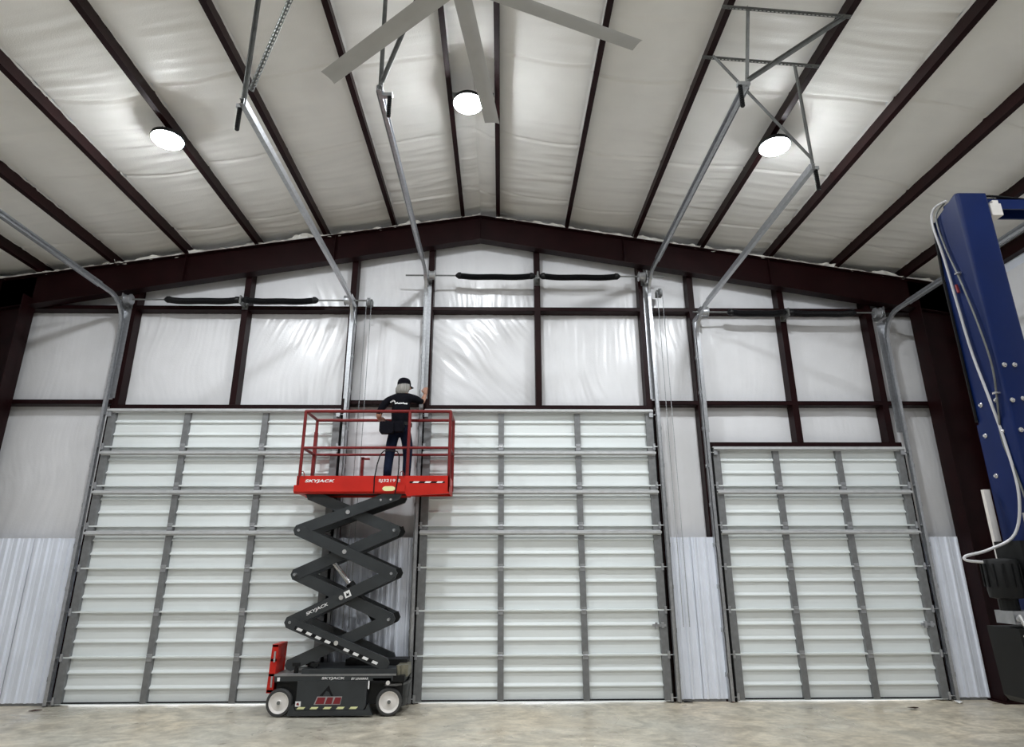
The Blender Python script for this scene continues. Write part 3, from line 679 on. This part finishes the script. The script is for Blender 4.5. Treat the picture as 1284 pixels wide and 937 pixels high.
for k in range(4):
    L0, R1 = (xl[k], zl[k]), (xr[k+1], zr[k+1]); R0, L1 = (xr[k], zr[k]), (xl[k+1], zl[k+1])
    outer, inner = ((R0, L1), (L0, R1)) if k % 2 == 0 else ((L0, R1), (R0, L1))
    for (yo, yi), nm in ((oa, 0), (ob, 1)):
        dy = 0.006*(k % 2)
        yo = (yo[0]+dy, yo[1]+dy); yi = (yi[0]+dy, yi[1]+dy)
        m, t, nn = arm(*outer, *yo); ao = m.build('scissor_arm', CHAR, lf)
        m, _, _ = arm(*inner, *yi); m.build('scissor_arm', CHAR, lf)
        if nm == 0:
            P, Q = Vector((outer[0][0], 0, outer[0][1])), Vector((outer[1][0], 0, outer[1][1]))
            if P.x > Q.x: P, Q = Q, P
            tt = (Q-P).normalized(); n2 = Vector((-tt.z, 0, tt.x)); ln = (Q-P).length
            # bright upper edge wear plate
            if k == 0:
                st = MB(); a = P+tt*0.10-n2*0.052; b = P+tt*(ln-0.10)-n2*0.052
                st.add([(a.x, yo[0]-0.002, a.z), (b.x, yo[0]-0.002, b.z), (b.x+n2.x*0.045, yo[0]-0.002, b.z+n2.z*0.045), (a.x+n2.x*0.045, yo[0]-0.002, a.z+n2.z*0.045)], [(0, 1, 2, 3)]); st.build('hazard_stripe', BLACK, ao)
                for i in range(9):
                    if i == 4: continue
                    a = P+tt*(0.13+i*0.138)-n2*0.046
                    c = [a, a+tt*0.075, a+tt*0.085+n2*0.034, a+tt*0.01+n2*0.034]
                    MB().prism([(q.x, q.z) for q in c], 'y', yo[0]-0.005, yo[0]-0.001).build('hazard_dash', WHITE, ao)
            if k == 1:
                a = P+tt*0.24-n2*0.028
                text('lettering', 'SKYJACK', a.x, yo[0]-0.003, a.z, 0.31, 0.05, ao, WHITE, 0.15, 0.02, math.atan2(tt.z, tt.x))
                a = P+tt*0.79-n2*0.035
                def sq(s0, s1, r0, r1): return [(w.x, w.z) for w in (a+tt*s0+n2*r0, a+tt*s1+n2*r0, a+tt*s1+n2*r1, a+tt*s0+n2*r1)]
                MB().prism(sq(0, 0.085, 0, 0.085), 'y', yo[0]-0.004, yo[0]).build('warning_square', WHITE, ao)
                MB().prism([(w.x, w.z) for w in (a+tt*0.02+n2*0.02, a+tt*0.06+n2*0.018, a+tt*0.066+n2*0.06, a+tt*0.045+n2*0.045, a+tt*0.03+n2*0.066)], 'y', yo[0]-0.006, yo[0]-0.004).build('warning_mark', DARK, ao)
            cc = (P+Q)/2
            MB().cyl((cc.x, yo[0]+0.01, cc.z), (cc.x, yo[0]-0.014, cc.z), 0.030, 16).build('center_pin', CHROME, ao, smooth=True)
    for (x, z) in (((xl[k+1]+0.01), zl[k+1]), ((xr[k+1]-0.01), zr[k+1])):
        if k < 3: MB().cyl((x, YF+0.02, z), (x, YR-0.02, z), 0.019, 12).build('cross_pin', GALV, lf, smooth=True)
    xm, zm = (xl[k]+xr[k]+xl[k+1]+xr[k+1])/4, (zl[k]+zr[k]+zl[k+1]+zr[k+1])/4
    MB().cyl((xm, YF+0.09, zm), (xm, YR-0.09, zm), 0.035, 12).build('cross_tube', CHAR, lf, smooth=True)
for k in (1, 2, 3): # link plates at the right joints
    m = MB(); m.prism([(xr[k]-0.02, zr[k]-0.09), (xr[k]+0.06, zr[k]-0.05), (xr[k]+0.085, zr[k]+0.0), (xr[k]+0.05, zr[k]+0.08), (xr[k]-0.02, zr[k]+0.05)], 'y', YR-0.20, YR-0.17); m.build('link_plate', DARK, lf)
for (x, z) in ((-1.56, 2.755), (-1.70, 2.75)): MB().cyl((x, YF+0.04, z), (x, YF+0.015, z), 0.016, 10).build('pin', CHROME, lf)
# hydraulic cylinder
hc = MB(); hc.cyl((-1.70, -0.47, 1.12), (-2.13, -0.47, 1.62), 0.062, 18); hc = hc.build('hydraulic_cylinder', DARK, lf, smooth=True)
MB().cyl((-2.13, -0.47, 1.62), (-2.42, -0.47, 1.955), 0.032, 14).build('piston_rod', CHROME, hc, smooth=True)
MB().tube([(-1.72, -0.60, 1.13), (-1.66, -0.62, 1.25), (-1.57, -0.62, 1.30), (-1.50, -0.60, 1.22), (-1.49, -0.56, 1.12)], 0.013, 8).build('hydraulic_hose', BLACK, lf, smooth=True)
# platform
PZ0, PZ1, PD = 2.80, 3.09, 2.955
pl = MB()
pl.box(-2.92, -1.36, YF, YR, PD-0.04, PD)
pl.box(-2.90, -1.36, YF+0.01, YF+0.03, PD, PZ1); pl.box(-2.90, -1.36, YR-0.03, YR-0.01, PD, PZ1); pl.box(-2.91, -2.89, YF+0.01, YR-0.01, PD, PZ1)
pl = pl.build('platform', RED, lf)
sb = MB(); sb.prism([(YF-0.015, 2.955), (YF-0.015, 2.865), (YF+0.02, 2.84), (YF+0.10, 2.84), (YF+0.10, 2.955)], 'x', -2.935, -1.36)
sb.prism([(YR+0.0, 2.955), (YR+0.0, 2.86), (YR-0.08, 2.84), (YR-0.10, 2.955)], 'x', -2.935, -1.36); sb.box(-2.93, -2.86, YF+0.05, YR-0.05, 2.85, 2.955); sb.build('side_beam', RED, pl)
B(-2.90, -1.36, YF+0.10, YR-0.10, 2.87, 2.915).build('underside', DARK, pl)
ex = MB(); ex.box(-1.37, -0.735, YF+0.0, YF+0.02, 2.865, PZ1); ex.box(-1.37, -0.735, YR-0.02, YR, 2.865, PZ1); ex.box(-0.755, -0.735, YF, YR, 2.865, PZ1); ex.box(-1.45, -0.74, YF+0.01, YR-0.01, PD-0.025, PD-0.002)
ex.prism([(-1.37, 2.865), (-0.735, 2.865), (-0.735, 2.84), (-1.25, 2.81), (-1.33, 2.80)], 'y', YF, YF+0.06)
ex = ex.build('extension_deck', RED, lf)
B(-1.30, -0.80, YF-0.003, YF, 2.985, 3.01).build('hazard_stripe', BLACK, ex)
for x in (-1.21, -1.04, -0.87):
    MB().prism([(x-0.05, 2.986), (x+0.03, 2.986), (x+0.05, 3.009), (x-0.03, 3.009)], 'y', YF-0.006, YF-0.003).build('hazard_dash', WHITE, ex)
text('lettering', 'SKYJACK', -2.79, YF+0.0065, 2.985, 0.42, 0.052, pl, WHITE, 0.2, 0.03)
text('lettering', 'SJ3219 E', -1.745, YF+0.0065, 2.99, 0.31, 0.052, pl, WHITE, 0.05, 0.014)
m = MB(); m.prism([(-1.59+0.035*math.cos(a)*1.6+(0.035 if math.cos(a) > 0 else -0.035), 2.905+0.034*math.sin(a)) for a in [2*math.pi*i/20 for i in range(20)]], 'y', YF-0.018, YF-0.015); m.build('yellow_badge', YELL, pl)
def rail(name, pts, r=0.021): return MB().tube(pts, r, 8).build(name, REDTUBE, lf, smooth=50)
ZT, ZM = 4.045, 3.50
yf, yr = YF+0.03, YR-0.03
for y, nm in ((yf, 'f'), (yr, 'r')):
    rail('top_rail', [(-2.875, y, ZT), (-0.735, y, ZT)], 0.024); rail('mid_rail', [(-2.885, y, ZM), (-0.745, y, ZM)], 0.019)
    for x in ((-2.88, -1.345, -0.745) if nm == 'f' else (-2.88, -0.745)): rail('rail_post', [(x, y, PD-0.02), (x, y, ZT)], 0.024)
for z in (ZT, ZM):
    rail('end_rail', [(-2.88, yf, z), (-2.88, yr, z)], 0.022); rail('end_rail', [(-0.745, yf, z), (-0.745, yr, z)], 0.022)
m = MB(); m.bar((-2.88, yr, PD), (-2.88, yr, ZM+0.35), 0.05, 0.05); m.build('gate_post', REDTUBE, lf)
m = MB(); m.bar((-2.13, yr, PD), (-2.13, yr, 3.46), 0.045, 0.04); m.box(-2.14, -2.02, yr-0.02, yr+0.02, 3.42, 3.45); m.box(-2.15, -2.03, yr-0.03, yr+0.02, PD, 3.10); m.build('gate_stub', REDTUBE, lf)
for x in (-2.84, -1.42): MB().tube([(x-0.025, YF, PZ1-0.01), (x-0.02, YF, PZ1+0.05), (x+0.01, YF, PZ1+0.065), (x+0.03, YF, PZ1+0.03), (x+0.03, YF, PZ1-0.02)], 0.007, 6).build('lanyard_ring', REDTUBE, lf, smooth=True)
# control cable looped over the mid rail
MB().tube([(-1.80, YF-0.012, 2.84), (-1.80, YF-0.025, 3.05), (-1.775, YF-0.015, 3.25), (-1.735, YF-0.01, 3.40), (-1.69, YF+0.01, 3.45), (-1.60, YF+0.02, 3.455), (-1.50, YF+0.005, 3.44), (-1.468, YF-0.01, 3.38), (-1.462, YF-0.02, 3.20), (-1.468, YF-0.025, 3.02), (-1.50, YF-0.012, 2.83)], 0.009, 7).build('control_cable', BLACK, lf, smooth=True)

# ------------------------------------------------------------------ man on the platform
PX, PY, PZ = -1.53, -0.50, PD
def skin_mesh(verts, edges, radii, sub=2):
    me = bpy.data.meshes.new('tmp'); me.from_pydata(verts, edges, []); ob = bpy.data.objects.new('tmp', me); C.objects.link(ob)
    md = ob.modifiers.new('s', 'SKIN'); md.use_smooth_shade = True; md.branch_smoothing = 0.6
    for i, r in enumerate(radii):
        sv = me.skin_vertices[0].data[i]; sv.radius = r if isinstance(r, tuple) else (r, r); sv.use_root = (i == 0)
    s = ob.modifiers.new('d', 'SUBSURF'); s.levels = sub; s.render_levels = sub
    bpy.context.view_layer.update()
    out = bpy.data.meshes.new_from_object(ob.evaluated_get(bpy.context.evaluated_depsgraph_get()))
    vs = [v.co.copy() for v in out.vertices]; fs = [tuple(p.vertices) for p in out.polygons]
    bpy.data.objects.remove(ob); bpy.data.meshes.remove(out)
    return vs, fs
V = [(0, 0, .92), (0, -.01, 1.05), (0, -.015, 1.20), (0.005, -.015, 1.33), (0.01, -.005, 1.42), (0.012, .01, 1.49), (0.02, .025, 1.55),
     (-.15, -.01, 1.395), (-.225, -.02, 1.345), (-.315, -.05, 1.20), (-.335, -.045, 1.10), (-.325, .06, 1.075), (-.315, .17, 1.10),
     (.16, 0, 1.41), (.225, .03, 1.395), (.275, .14, 1.385), (.305, .19, 1.40), (.32, .24, 1.47), (.335, .285, 1.545),
     (-.095, 0, .84), (-.125, .02, .66), (-.145, .03, .49), (-.155, .0, .30), (-.155, -.03, .10), (-.165, .08, .045), (-.17, .13, .04),
     (.095, 0, .84), (.125, .01, .66), (.135, .02, .49), (.135, -.01, .30), (.135, -.04, .10), (.155, .06, .045), (.165, .11, .04)]
Eg = [(0,1),(1,2),(2,3),(3,4),(4,5),(5,6),(4,7),(7,8),(8,9),(9,10),(10,11),(11,12),(4,13),(13,14),(14,15),(15,16),(16,17),(17,18),
      (0,19),(19,20),(20,21),(21,22),(22,23),(23,24),(24,25),(0,26),(26,27),(27,28),(28,29),(29,30),(30,31),(31,32)]
Rr = [(.165,.125),(.165,.125),(.175,.125),(.18,.12),(.13,.085),(.062,.062),(.058,.058),
      (.085,.08),(.072,.07),(.056,.056),(.046,.046),(.040,.040),(.030,.026),
      (.085,.08),(.072,.07),(.056,.056),(.046,.046),(.040,.040),(.030,.026),
      (.105,.105),(.092,.092),(.075,.075),(.072,.072),(.058,.062),(.05,.045),(.04,.035),
      (.105,.105),(.092,.092),(.075,.075),(.072,.072),(.058,.062),(.05,.045),(.04,.035)]
vs, fs = skin_mesh(V, Eg, Rr)
body = MB(); base = Vector((PX, PY, PZ))
def zone(c):
    if c.z > 1.475 and abs(c.x) < 0.14: return 0
    if c.z < 0.10: return 3
    if c.z < 0.955: return 2
    if c.x < -0.27 and (c.z < 1.13 or c.y > 0.05): return 0
    if c.x > 0.22 and (c.y > 0.155): return 0
    return 1
for f in fs: body.mi.append(zone(sum((vs[i] for i in f), Vector())/len(f)))
body.v = [base+v for v in vs]; body.f = [list(f) for f in fs]
# head with face turned to the right
hd = Vector((PX+0.03, PY+0.035, PZ+1.615)); ta = -0.95           # facing +y turned towards +x
fw = Vector((-math.sin(ta), math.cos(ta), 0)); rt = Vector((fw.y, -fw.x, 0))
def hp(f, r, u): return hd+fw*f+rt*r+Vector((0, 0, u))
prof = []; k0 = len(body.v); nn_, mm_ = 20, 14; hv = []
for j in range(mm_+1):
    a = math.pi*j/mm_; zz = -math.cos(a)*0.118; rad = math.sin(a)
    for i in range(nn_):
        b = 2*math.pi*i/nn_; f = math.cos(b)*rad*0.096; r = math.sin(b)*rad*0.076
        if zz < -0.02: f = f*(1-0.25*(-zz-0.02)/0.1) + 0.018*rad; r *= 1-0.35*(-zz-0.02)/0.1
        if f > 0.06 and abs(zz-0.01) < 0.02 and abs(abs(r)-0.03) < 0.018: f -= 0.008      # eye sockets
        if f > 0.05 and abs(r) < 0.018 and -0.04 < zz < 0.0: f += 0.022                    # nose
        if f > 0.05 and abs(r) < 0.03 and abs(zz+0.062) < 0.012: f -= 0.004                # mouth
        hv.append(hp(f, r, zz))
body.add(hv, [(j*nn_+i, j*nn_+(i+1) % nn_, (j+1)*nn_+(i+1) % nn_, (j+1)*nn_+i) for j in range(mm_) for i in range(nn_)], 0)
for s in (-1, 1): body.sphere(tuple(hp(-0.005, s*0.078, 0.0)), 0.03, 0.5, 0.5, 1.0, 8, 6, 0)
# hands: palm, four fingers of unequal length, thumb
def hand(wr, d, up, thumb, curl):
    wr, d, up = Vector(wr)+base, Vector(d).normalized(), Vector(up).normalized(); sd = d.cross(up).normalized(); up = sd.cross(d)
    body.tube([wr-d*0.02, wr+d*0.03, wr+d*0.085], [0.028, 0.036, 0.034], 10, 0)
    for i, ln in enumerate((0.075, 0.085, 0.08, 0.062)):
        o = wr+d*0.075+sd*(0.028-0.019*i)
        p1 = o+d*ln*0.4-up*curl*0.012; p2 = p1+(d*(1-curl)-up*curl)*ln*0.35; p3 = p2+(d*(0.5-curl)-up*curl)*ln*0.3
        body.tube([o, p1, p2, p3], [0.0105, 0.0095, 0.009, 0.007], 7, 0)
    o = wr+d*0.03+sd*thumb*0.03
    body.tube([o, o+d*0.03+sd*thumb*0.025, o+d*0.06+sd*thumb*0.03-up*curl*0.02], [0.013, 0.011, 0.008], 7, 0)
hand((-.315, .175, 1.105), (0.05, 1, -0.05), (0, 0, 1), -1, 0.75)
hand((.335, .29, 1.55), (-0.02, 0.15, 1), (0, -1, 0.1), -1, 0.35)
man = empty('person', tuple(base), 'man in black cap and shirt standing on the lift, back turned, hand on the track', 'person')
body.build('body', [SKIN, SHIRT, JEANS, DARK], man, smooth=180)
man.scale = (0.975, 0.975, 0.975)
bvh = BVHTree.FromPolygons([base+v for v in vs], fs)
# cap
cp = MB(); prof = [(0.104, 0.005), (0.106, 0.030), (0.104, 0.060), (0.095, 0.095), (0.076, 0.122), (0.045, 0.138), (0.001, 0.142)]
n = 20; cvs = []
for r, h in prof:
    for i in range(n):
        b = 2*math.pi*i/n; cvs.append(hp(math.cos(b)*r*1.06-0.006, math.sin(b)*r*0.90, h-0.01))
cp.add(cvs, [(j*n+i, j*n+(i+1) % n, (j+1)*n+(i+1) % n, (j+1)*n+i) for j in range(len(prof)-1) for i in range(n)]); cp = cp.build('cap', SHIRT, man, smooth=60)
br = MB(); bv = []
for u in (0.0, 0.004):
    for j, e in enumerate((0.0, 0.5, 1.0)):
        for i in range(9):
            q = (i/8-0.5)*2; bv.append(hp(0.075+0.085*e*(1-0.35*q*q)-0.03*q*q*(1-e), q*0.072*(1-0.15*e), 0.022-0.03*e-0.018*q*q-u))
br.add(bv, [(j*9+i, j*9+i+1, (j+1)*9+i+1, (j+1)*9+i) for j in range(2) for i in range(8)]+[(27+j*9+i, 27+j*9+i+1, 27+(j+1)*9+i+1, 27+(j+1)*9+i) for j in range(2) for i in range(8)]); br.build('cap_brim', SHIRT, cp, smooth=60)
# long grey hair gathered at the neck
hr = MB(); hvv = []; n = 22; lv = [(0.01, 0.096, 0.0), (-0.005, 0.106, -0.006), (-0.03, 0.112, -0.012), (-0.06, 0.116, -0.020), (-0.10, 0.112, -0.030), (-0.135, 0.098, -0.04), (-0.155, 0.05, -0.04)]
for h, r, sh in lv:
    for i in range(n):
        a = math.pi*0.36+(2*math.pi-0.72*math.pi)*i/(n-1)
        w = 1+0.07*noise.noise(Vector((i*0.9, h*22, 3)))
        hvv.append(hp(math.cos(a)*r*w+sh*0.6, math.sin(a)*r*0.92*w, h))
hr.add(hvv, [(j*n+i, j*n+i+1, (j+1)*n+i+1, (j+1)*n+i) for j in range(len(lv)-1) for i in range(n-1)]); ho = hr.build('hair', HAIR, man, smooth=80)
sd_ = ho.modifiers.new('thick', 'SOLIDIFY'); sd_.thickness = 0.012; sd_.offset = 1
# belt and tool pouches
bt = MB(); bt.add([(PX+0.185*math.cos(a), PY+0.155*math.sin(a)-0.005, PZ+z) for z in (0.945, 0.995) for a in [2*math.pi*i/24 for i in range(24)]], [(i, (i+1) % 24, 24+(i+1) % 24, 24+i) for i in range(24)]); bt.build('belt', DARK, man, smooth=60)
def pouch(x0, x1, y0, y1, z0, z1):
    m = MB(); m.prism([(x0+0.02, z0), (x1-0.02, z0), (x1, z0+0.03), (x1, z1-0.01), (x1-0.01, z1), (x0+0.01, z1), (x0, z1-0.01), (x0, z0+0.03)], 'y', y0, y1); return m
pouch(PX-0.27, PX-0.06, PY-0.27, PY-0.15, PZ+0.79, PZ+0.97).build('tool_pouch', SHIRT, man)
pouch(PX-0.06, PX+0.09, PY-0.24, PY-0.14, PZ+0.82, PZ+0.98).build('tool_pouch', SHIRT, man)
MB().tube([(PX-0.2, PY-0.17, PZ+1.0), (PX-0.05, PY-0.19, PZ+0.96), (PX+0.1, PY-0.18, PZ+0.9)], 0.012, 6).build('strap', BLACK, man)
# white print on the back of the shirt
def on_back(x, z):
    h = bvh.ray_cast(Vector((PX+x, PY-1.0, PZ+z)), Vector((0, 1, 0)))
    return (h[0].y if h[0] else PY-0.12)-0.006
pr = MB()
def patch(pts):
    pr.add([(PX+x, on_back(x, z), PZ+z) for x, z in pts], [tuple(range(len(pts)))])
arc = [(-0.115+0.038*math.cos(a), 1.315+0.036*math.sin(a)) for a in [math.radians(d) for d in range(-20, 230, 25)]]
inn = [(-0.112+0.022*math.cos(a), 1.310+0.022*math.sin(a)) for a in [math.radians(d) for d in range(-20, 230, 25)]]
for i in range(len(arc)-1): patch([arc[i], arc[i+1], inn[i+1], inn[i]])
x = -0.085
for i, (w, h) in enumerate(((.022, .018), (.018, .026), (.022, .016), (.016, .024), (.022, .018), (.02, .022), (.024, .018), (.02, .024))):
    z = 1.283+0.003*math.sin(i*1.7); patch([(x, z), (x+w, z), (x+w+.004, z+h), (x+.004, z+h)]); x += w+0.004
pr.build('shirt_print', WHITE, man)

# ------------------------------------------------------------------ blue two-post vehicle lift
KX, KY = 3.14, -6.10                       # near left corner of the column
bl_ = empty('vehicle_lift', (KX+0.11, KY+0.14, 0), 'tall blue vehicle lift column with hoses and overhead beam at the right edge', 'vehicle lift')
cw, cdp, ZT_ = 0.22, 0.27, 4.28
m = MB(); t = 0.012
cx = lambda x0, x1, y0, y1, z0, z1: m.box(KX+x0, KX+x1, KY+y0, KY+y1, z0, z1)
e = 0.008
def bent(x0, x1, y0, y1, z0, z1, r=0.022, t=0.010):
    """U-shaped folded sheet: rear lip, side, front, right lip with rounded folds"""
    def off(d):
        q = [(x0+0.06, y1-d), (x0+d, y1-d)]
        for i in range(7):
            a = math.pi+math.pi/2*i/6; q.append((x0+r+(r-d)*math.cos(a), y0+r+(r-d)*math.sin(a)))
        for i in range(7):
            a = 1.5*math.pi+math.pi/2*i/6; q.append((x1-r+(r-d)*math.cos(a), y0+r+(r-d)*math.sin(a)))
        q.append((x1-d, y0+0.10)); return q
    return MB().prism(off(0)+off(t)[::-1], 'z', z0, z1)
m = bent(KX, KX+cw, KY, KY+cdp, 2.62, ZT_)
for i, v_ in enumerate(m.v):
    if v_.z > ZT_-0.01:
        d_ = max(0, v_.y-(KY+0.08)); v_.z = ZT_+0.02-d_*d_*2.6
m.box(KX+0.02, KX+cw-0.02, KY+0.015, KY+0.16, ZT_-0.02, ZT_+0.012)
col = m.build('upper_column', BLUE, bl_, smooth=35)
lc = bent(KX-e, KX+cw+e, KY-e, KY+cdp+e, 0.0, 2.72).build('lower_column', BLUE, bl_, smooth=35)
B(KX-0.12, KX+cw+0.15, KY-0.12, KY+cdp+0.12, 0.0, 0.02).build('base_plate', BLUE, bl_)
bm_ = MB(); bm_.lathe([(0.001, -0.016), (0.008, -0.015), (0.011, -0.008), (0.015, -0.006), (0.015, 0.0)], (0, 0, 0), 'y', 10); bme_ = bm_.mesh('bolt', CHROME, smooth=40)
for x, z in ((0.035, 3.05), (0.10, 3.05), (-0.0+0.03, 2.82), (0.10, 2.83), (0.165, 2.835), (0.03, 2.63), (0.10, 2.63), (0.165, 2.63), (0.03, 2.36), (0.10, 2.36)):
    inst('bolt', bme_, col if z > 2.75 else lc, (KX+x, KY-(0 if z > 2.75 else e), z))
for y, z in ((0.21, 2.84), (0.22, 2.64), (0.21, 2.38), (0.08, 2.84), (0.08, 2.64)):
    inst('bolt', bme_, col if z > 2.75 else lc, (KX-(0 if z > 2.75 else e), KY+y, z), (0, 0, -math.pi/2))
bmx = MB(); bmx.box(KX+0.05, 6.2, KY+0.05, KY+0.19, ZT_+0.005, ZT_+0.012); bmx.box(KX+0.05, 6.2, KY+0.05, KY+0.062, ZT_-0.07, ZT_+0.012); bmx.box(KX+0.05, 6.2, KY+0.178, KY+0.19, ZT_-0.07, ZT_+0.012)
bmx.build('overhead_beam', BLUE, bl_)
B(6.1, 6.32, KY, KY+cdp, 0.0, ZT_).build('far_column', BLUE, bl_)
m = MB(); m.box(KX+cw+0.0, KX+cw+0.075, KY+0.0, KY+0.08, ZT_-0.15, ZT_-0.06); m.box(KX+cw+0.02, KX+cw+0.06, KY+0.0, KY+0.05, ZT_-0.06, ZT_-0.035); m.build('limit_switch', HUB, bl_)
def hose(name, pts, r, mt):
    # smooth catmull-rom through pts
    P = [Vector(p) for p in pts]; out = []
    for i in range(len(P)-1):
        a, b, c, d = P[max(i-1, 0)], P[i], P[i+1], P[min(i+2, len(P)-1)]
        for k in range(6):
            t = k/6; out.append(0.5*((2*b)+(c-a)*t+(2*a-5*b+4*c-d)*t*t+(3*b-a-3*c+d)*t**3))
    out.append(P[-1]); return MB().tube(out, r, 8).build(name, mt, bl_, smooth=True)
sx = KX-0.018
hose('hose', [(KX+0.02, KY+0.12, ZT_+0.035), (sx, KY+0.20, ZT_+0.02), (sx-0.01, KY+0.235, ZT_-0.08), (sx, KY+0.215, ZT_-0.35), (sx, KY+0.19, 3.55), (sx, KY+0.165, 3.2), (sx, KY+0.11, 2.85), (sx, KY+0.07, 2.55), (sx-0.01, KY+0.05, 2.25), (sx-0.05, KY+0.10, 2.02), (sx-0.20, KY+0.14, 1.93), (sx-0.33, KY+0.16, 1.895), (sx-0.34, KY+0.15, 1.87), (sx-0.26, KY+0.13, 1.86)], 0.0085, HOSE)
hose('cable', [(KX+0.02, KY+0.14, ZT_+0.03), (sx, KY+0.20, ZT_-0.05), (sx, KY+0.18, ZT_-0.3), (sx, KY+0.12, 3.7), (sx, KY+0.06, 3.35), (sx, KY+0.03, 3.05), (sx, KY+0.06, 2.8), (sx, KY+0.09, 2.6), (sx, KY+0.05, 2.4), (sx, KY+0.02, 2.2)], 0.006, STEEL)
MB().cyl((sx, KY+0.163, 3.68), (sx, KY+0.155, 3.62), 0.0095, 8).build('hose_band', LOGORED, bl_)
for z, y in ((3.75, 0.125), (2.88, 0.052)): B(sx-0.012, KX, KY+y-0.014, KY+y+0.014, z-0.006, z+0.006).build('cable_clip', CHROME, bl_)
hose('cable', [(KX+0.1, KY+0.1, ZT_+0.03), (KX+0.3, KY+0.08, ZT_+0.05), (KX+0.7, KY+0.1, ZT_+0.025), (KX+1.2, KY+0.1, ZT_+0.02)], 0.008, BLACK)
m = MB(); m.tube([(KX-0.008, KY+cdp-0.02, ZT_-0.07), (KX-0.012, KY+cdp+0.0, 3.8), (KX-0.01, KY+cdp, 3.3), (KX-0.008, KY+cdp, 2.74)], 0.009, 6); m.build('lift_cable', BLACK, bl_)
# power unit on the outer face: motor, pump block, handle, oil tank
pu = empty('power_unit', (0, 0, 0)); pu.parent = bl_; pu.location = Vector((KX-0.2, KY+0.14, 1.8))-worig(bl_)
m = MB(); m.box(KX-0.10, KX-e, KY+0.04, KY+0.24, 1.70, 1.98); m.build('electrical_box', DARK, pu)
m = MB(); m.lathe([(0.03, -0.15), (0.085, -0.14), (0.09, -0.10), (0.09, 0.06), (0.08, 0.075), (0.03, 0.08)], (KX-0.17, KY+0.14, 1.80), 'z', 24); m.build('motor', DARK, pu, smooth=True)
fn = MB()
for i in range(12):
    a = 2*math.pi*i/12; fn.bar((KX-0.17+0.094*math.cos(a), KY+0.14+0.094*math.sin(a), 1.72), (KX-0.17+0.094*math.cos(a), KY+0.14+0.094*math.sin(a), 1.85), 0.01, 0.008, up=(1, 0, 0))
fn.build('motor_fins', BLACK, pu)
m = MB(); m.cyl((KX-0.17, KY+0.14, 1.59), (KX-0.17, KY+0.14, 1.66), 0.05, 14); m.build('pump_neck', DARK, pu)
m = MB(); m.box(KX-0.22, KX-0.06, KY+0.06, KY+0.20, 1.52, 1.59); m.cyl((KX-0.20, KY+0.05, 1.55), (KX-0.20, KY+0.03, 1.55), 0.02, 10); m.cyl((KX-0.13, KY+0.06, 1.555), (KX-0.13, KY+0.03, 1.555), 0.025, 10); m.build('pump_block', GALV, pu)
m = MB(); m.tube([(KX-0.21, KY+0.03, 1.57), (KX-0.215, KY+0.0, 1.52), (KX-0.20, KY-0.03, 1.485), (KX-0.11, KY-0.04, 1.485)], 0.010, 8); m.tube([(KX-0.205, KY-0.02, 1.50), (KX-0.255, KY-0.03, 1.465)], 0.008, 8); m.build('release_handle', CHROME, pu, smooth=True)
m = MB(); m.prism([(KX-0.24, 1.50), (KX-0.03, 1.50), (KX-0.03, 1.13), (KX-0.07, 1.10), (KX-0.20, 1.10), (KX-0.225, 1.13)], 'y', KY+0.02, KY+0.26); m.build('oil_tank', DARK, pu)
B(KX-0.085, KX-0.045, KY+0.245, KY+0.27, 1.85, 2.30).build('cable_cover', HUB, bl_)
m = MB(); m.box(KX-0.03, KX-e, KY+0.02, KY+0.06, 2.0, 2.14); m.build('latch_block', CHROME, bl_)

# ------------------------------------------------------------------ small things
def scrap(name, x, y, label, mt, seed, sx=0.05, sy=0.03, sz=0.03):
    random.seed(seed); n = 7; m = MB(); vs = [(x+sx*math.cos(2*math.pi*i/n)*random.uniform(.6, 1.2), y+sy*math.sin(2*math.pi*i/n)*random.uniform(.6, 1.2), random.uniform(0.004, sz)) for i in range(n)]
    c = (x, y, sz*0.4); b = [(v[0], v[1], v[2]-0.003) for v in vs]
    m.add(vs+[c]+b+[(c[0], c[1], c[2]-0.003)], [(i, (i+1) % n, n) for i in range(n)]+[(n+1+i, n+1+(i+1) % n, 2*n+1) for i in range(n)]+[(i, (i+1) % n, n+1+(i+1) % n, n+1+i) for i in range(n)])
    return tag(m.build(name, mt, loc=(x, y, 0)), label, 'debris')
LEAF = mat('dry leaf', (0.06, 0.025, 0.015), 0.7, 0, 0.3, 20)
scrap('dry_leaf', 5.53, -0.60, 'curled dry brown leaf on the floor before the shorter door', LEAF, 3, 0.09, 0.05, 0.05)
scrap('dry_leaf', -6.25, -0.35, 'thin dark scrap on the floor beside the liner at the left', LEAF, 5, 0.10, 0.03, 0.02)
scrap('rubber_scrap', 2.66, -0.06, 'black rubber strip end lying between the middle and right doors', BLACK, 8, 0.09, 0.03, 0.03)
scrap('paper_scrap', 6.40, -0.24, 'white crumpled paper scrap at the right foot of the shorter door', WHITE, 9, 0.07, 0.05, 0.06)
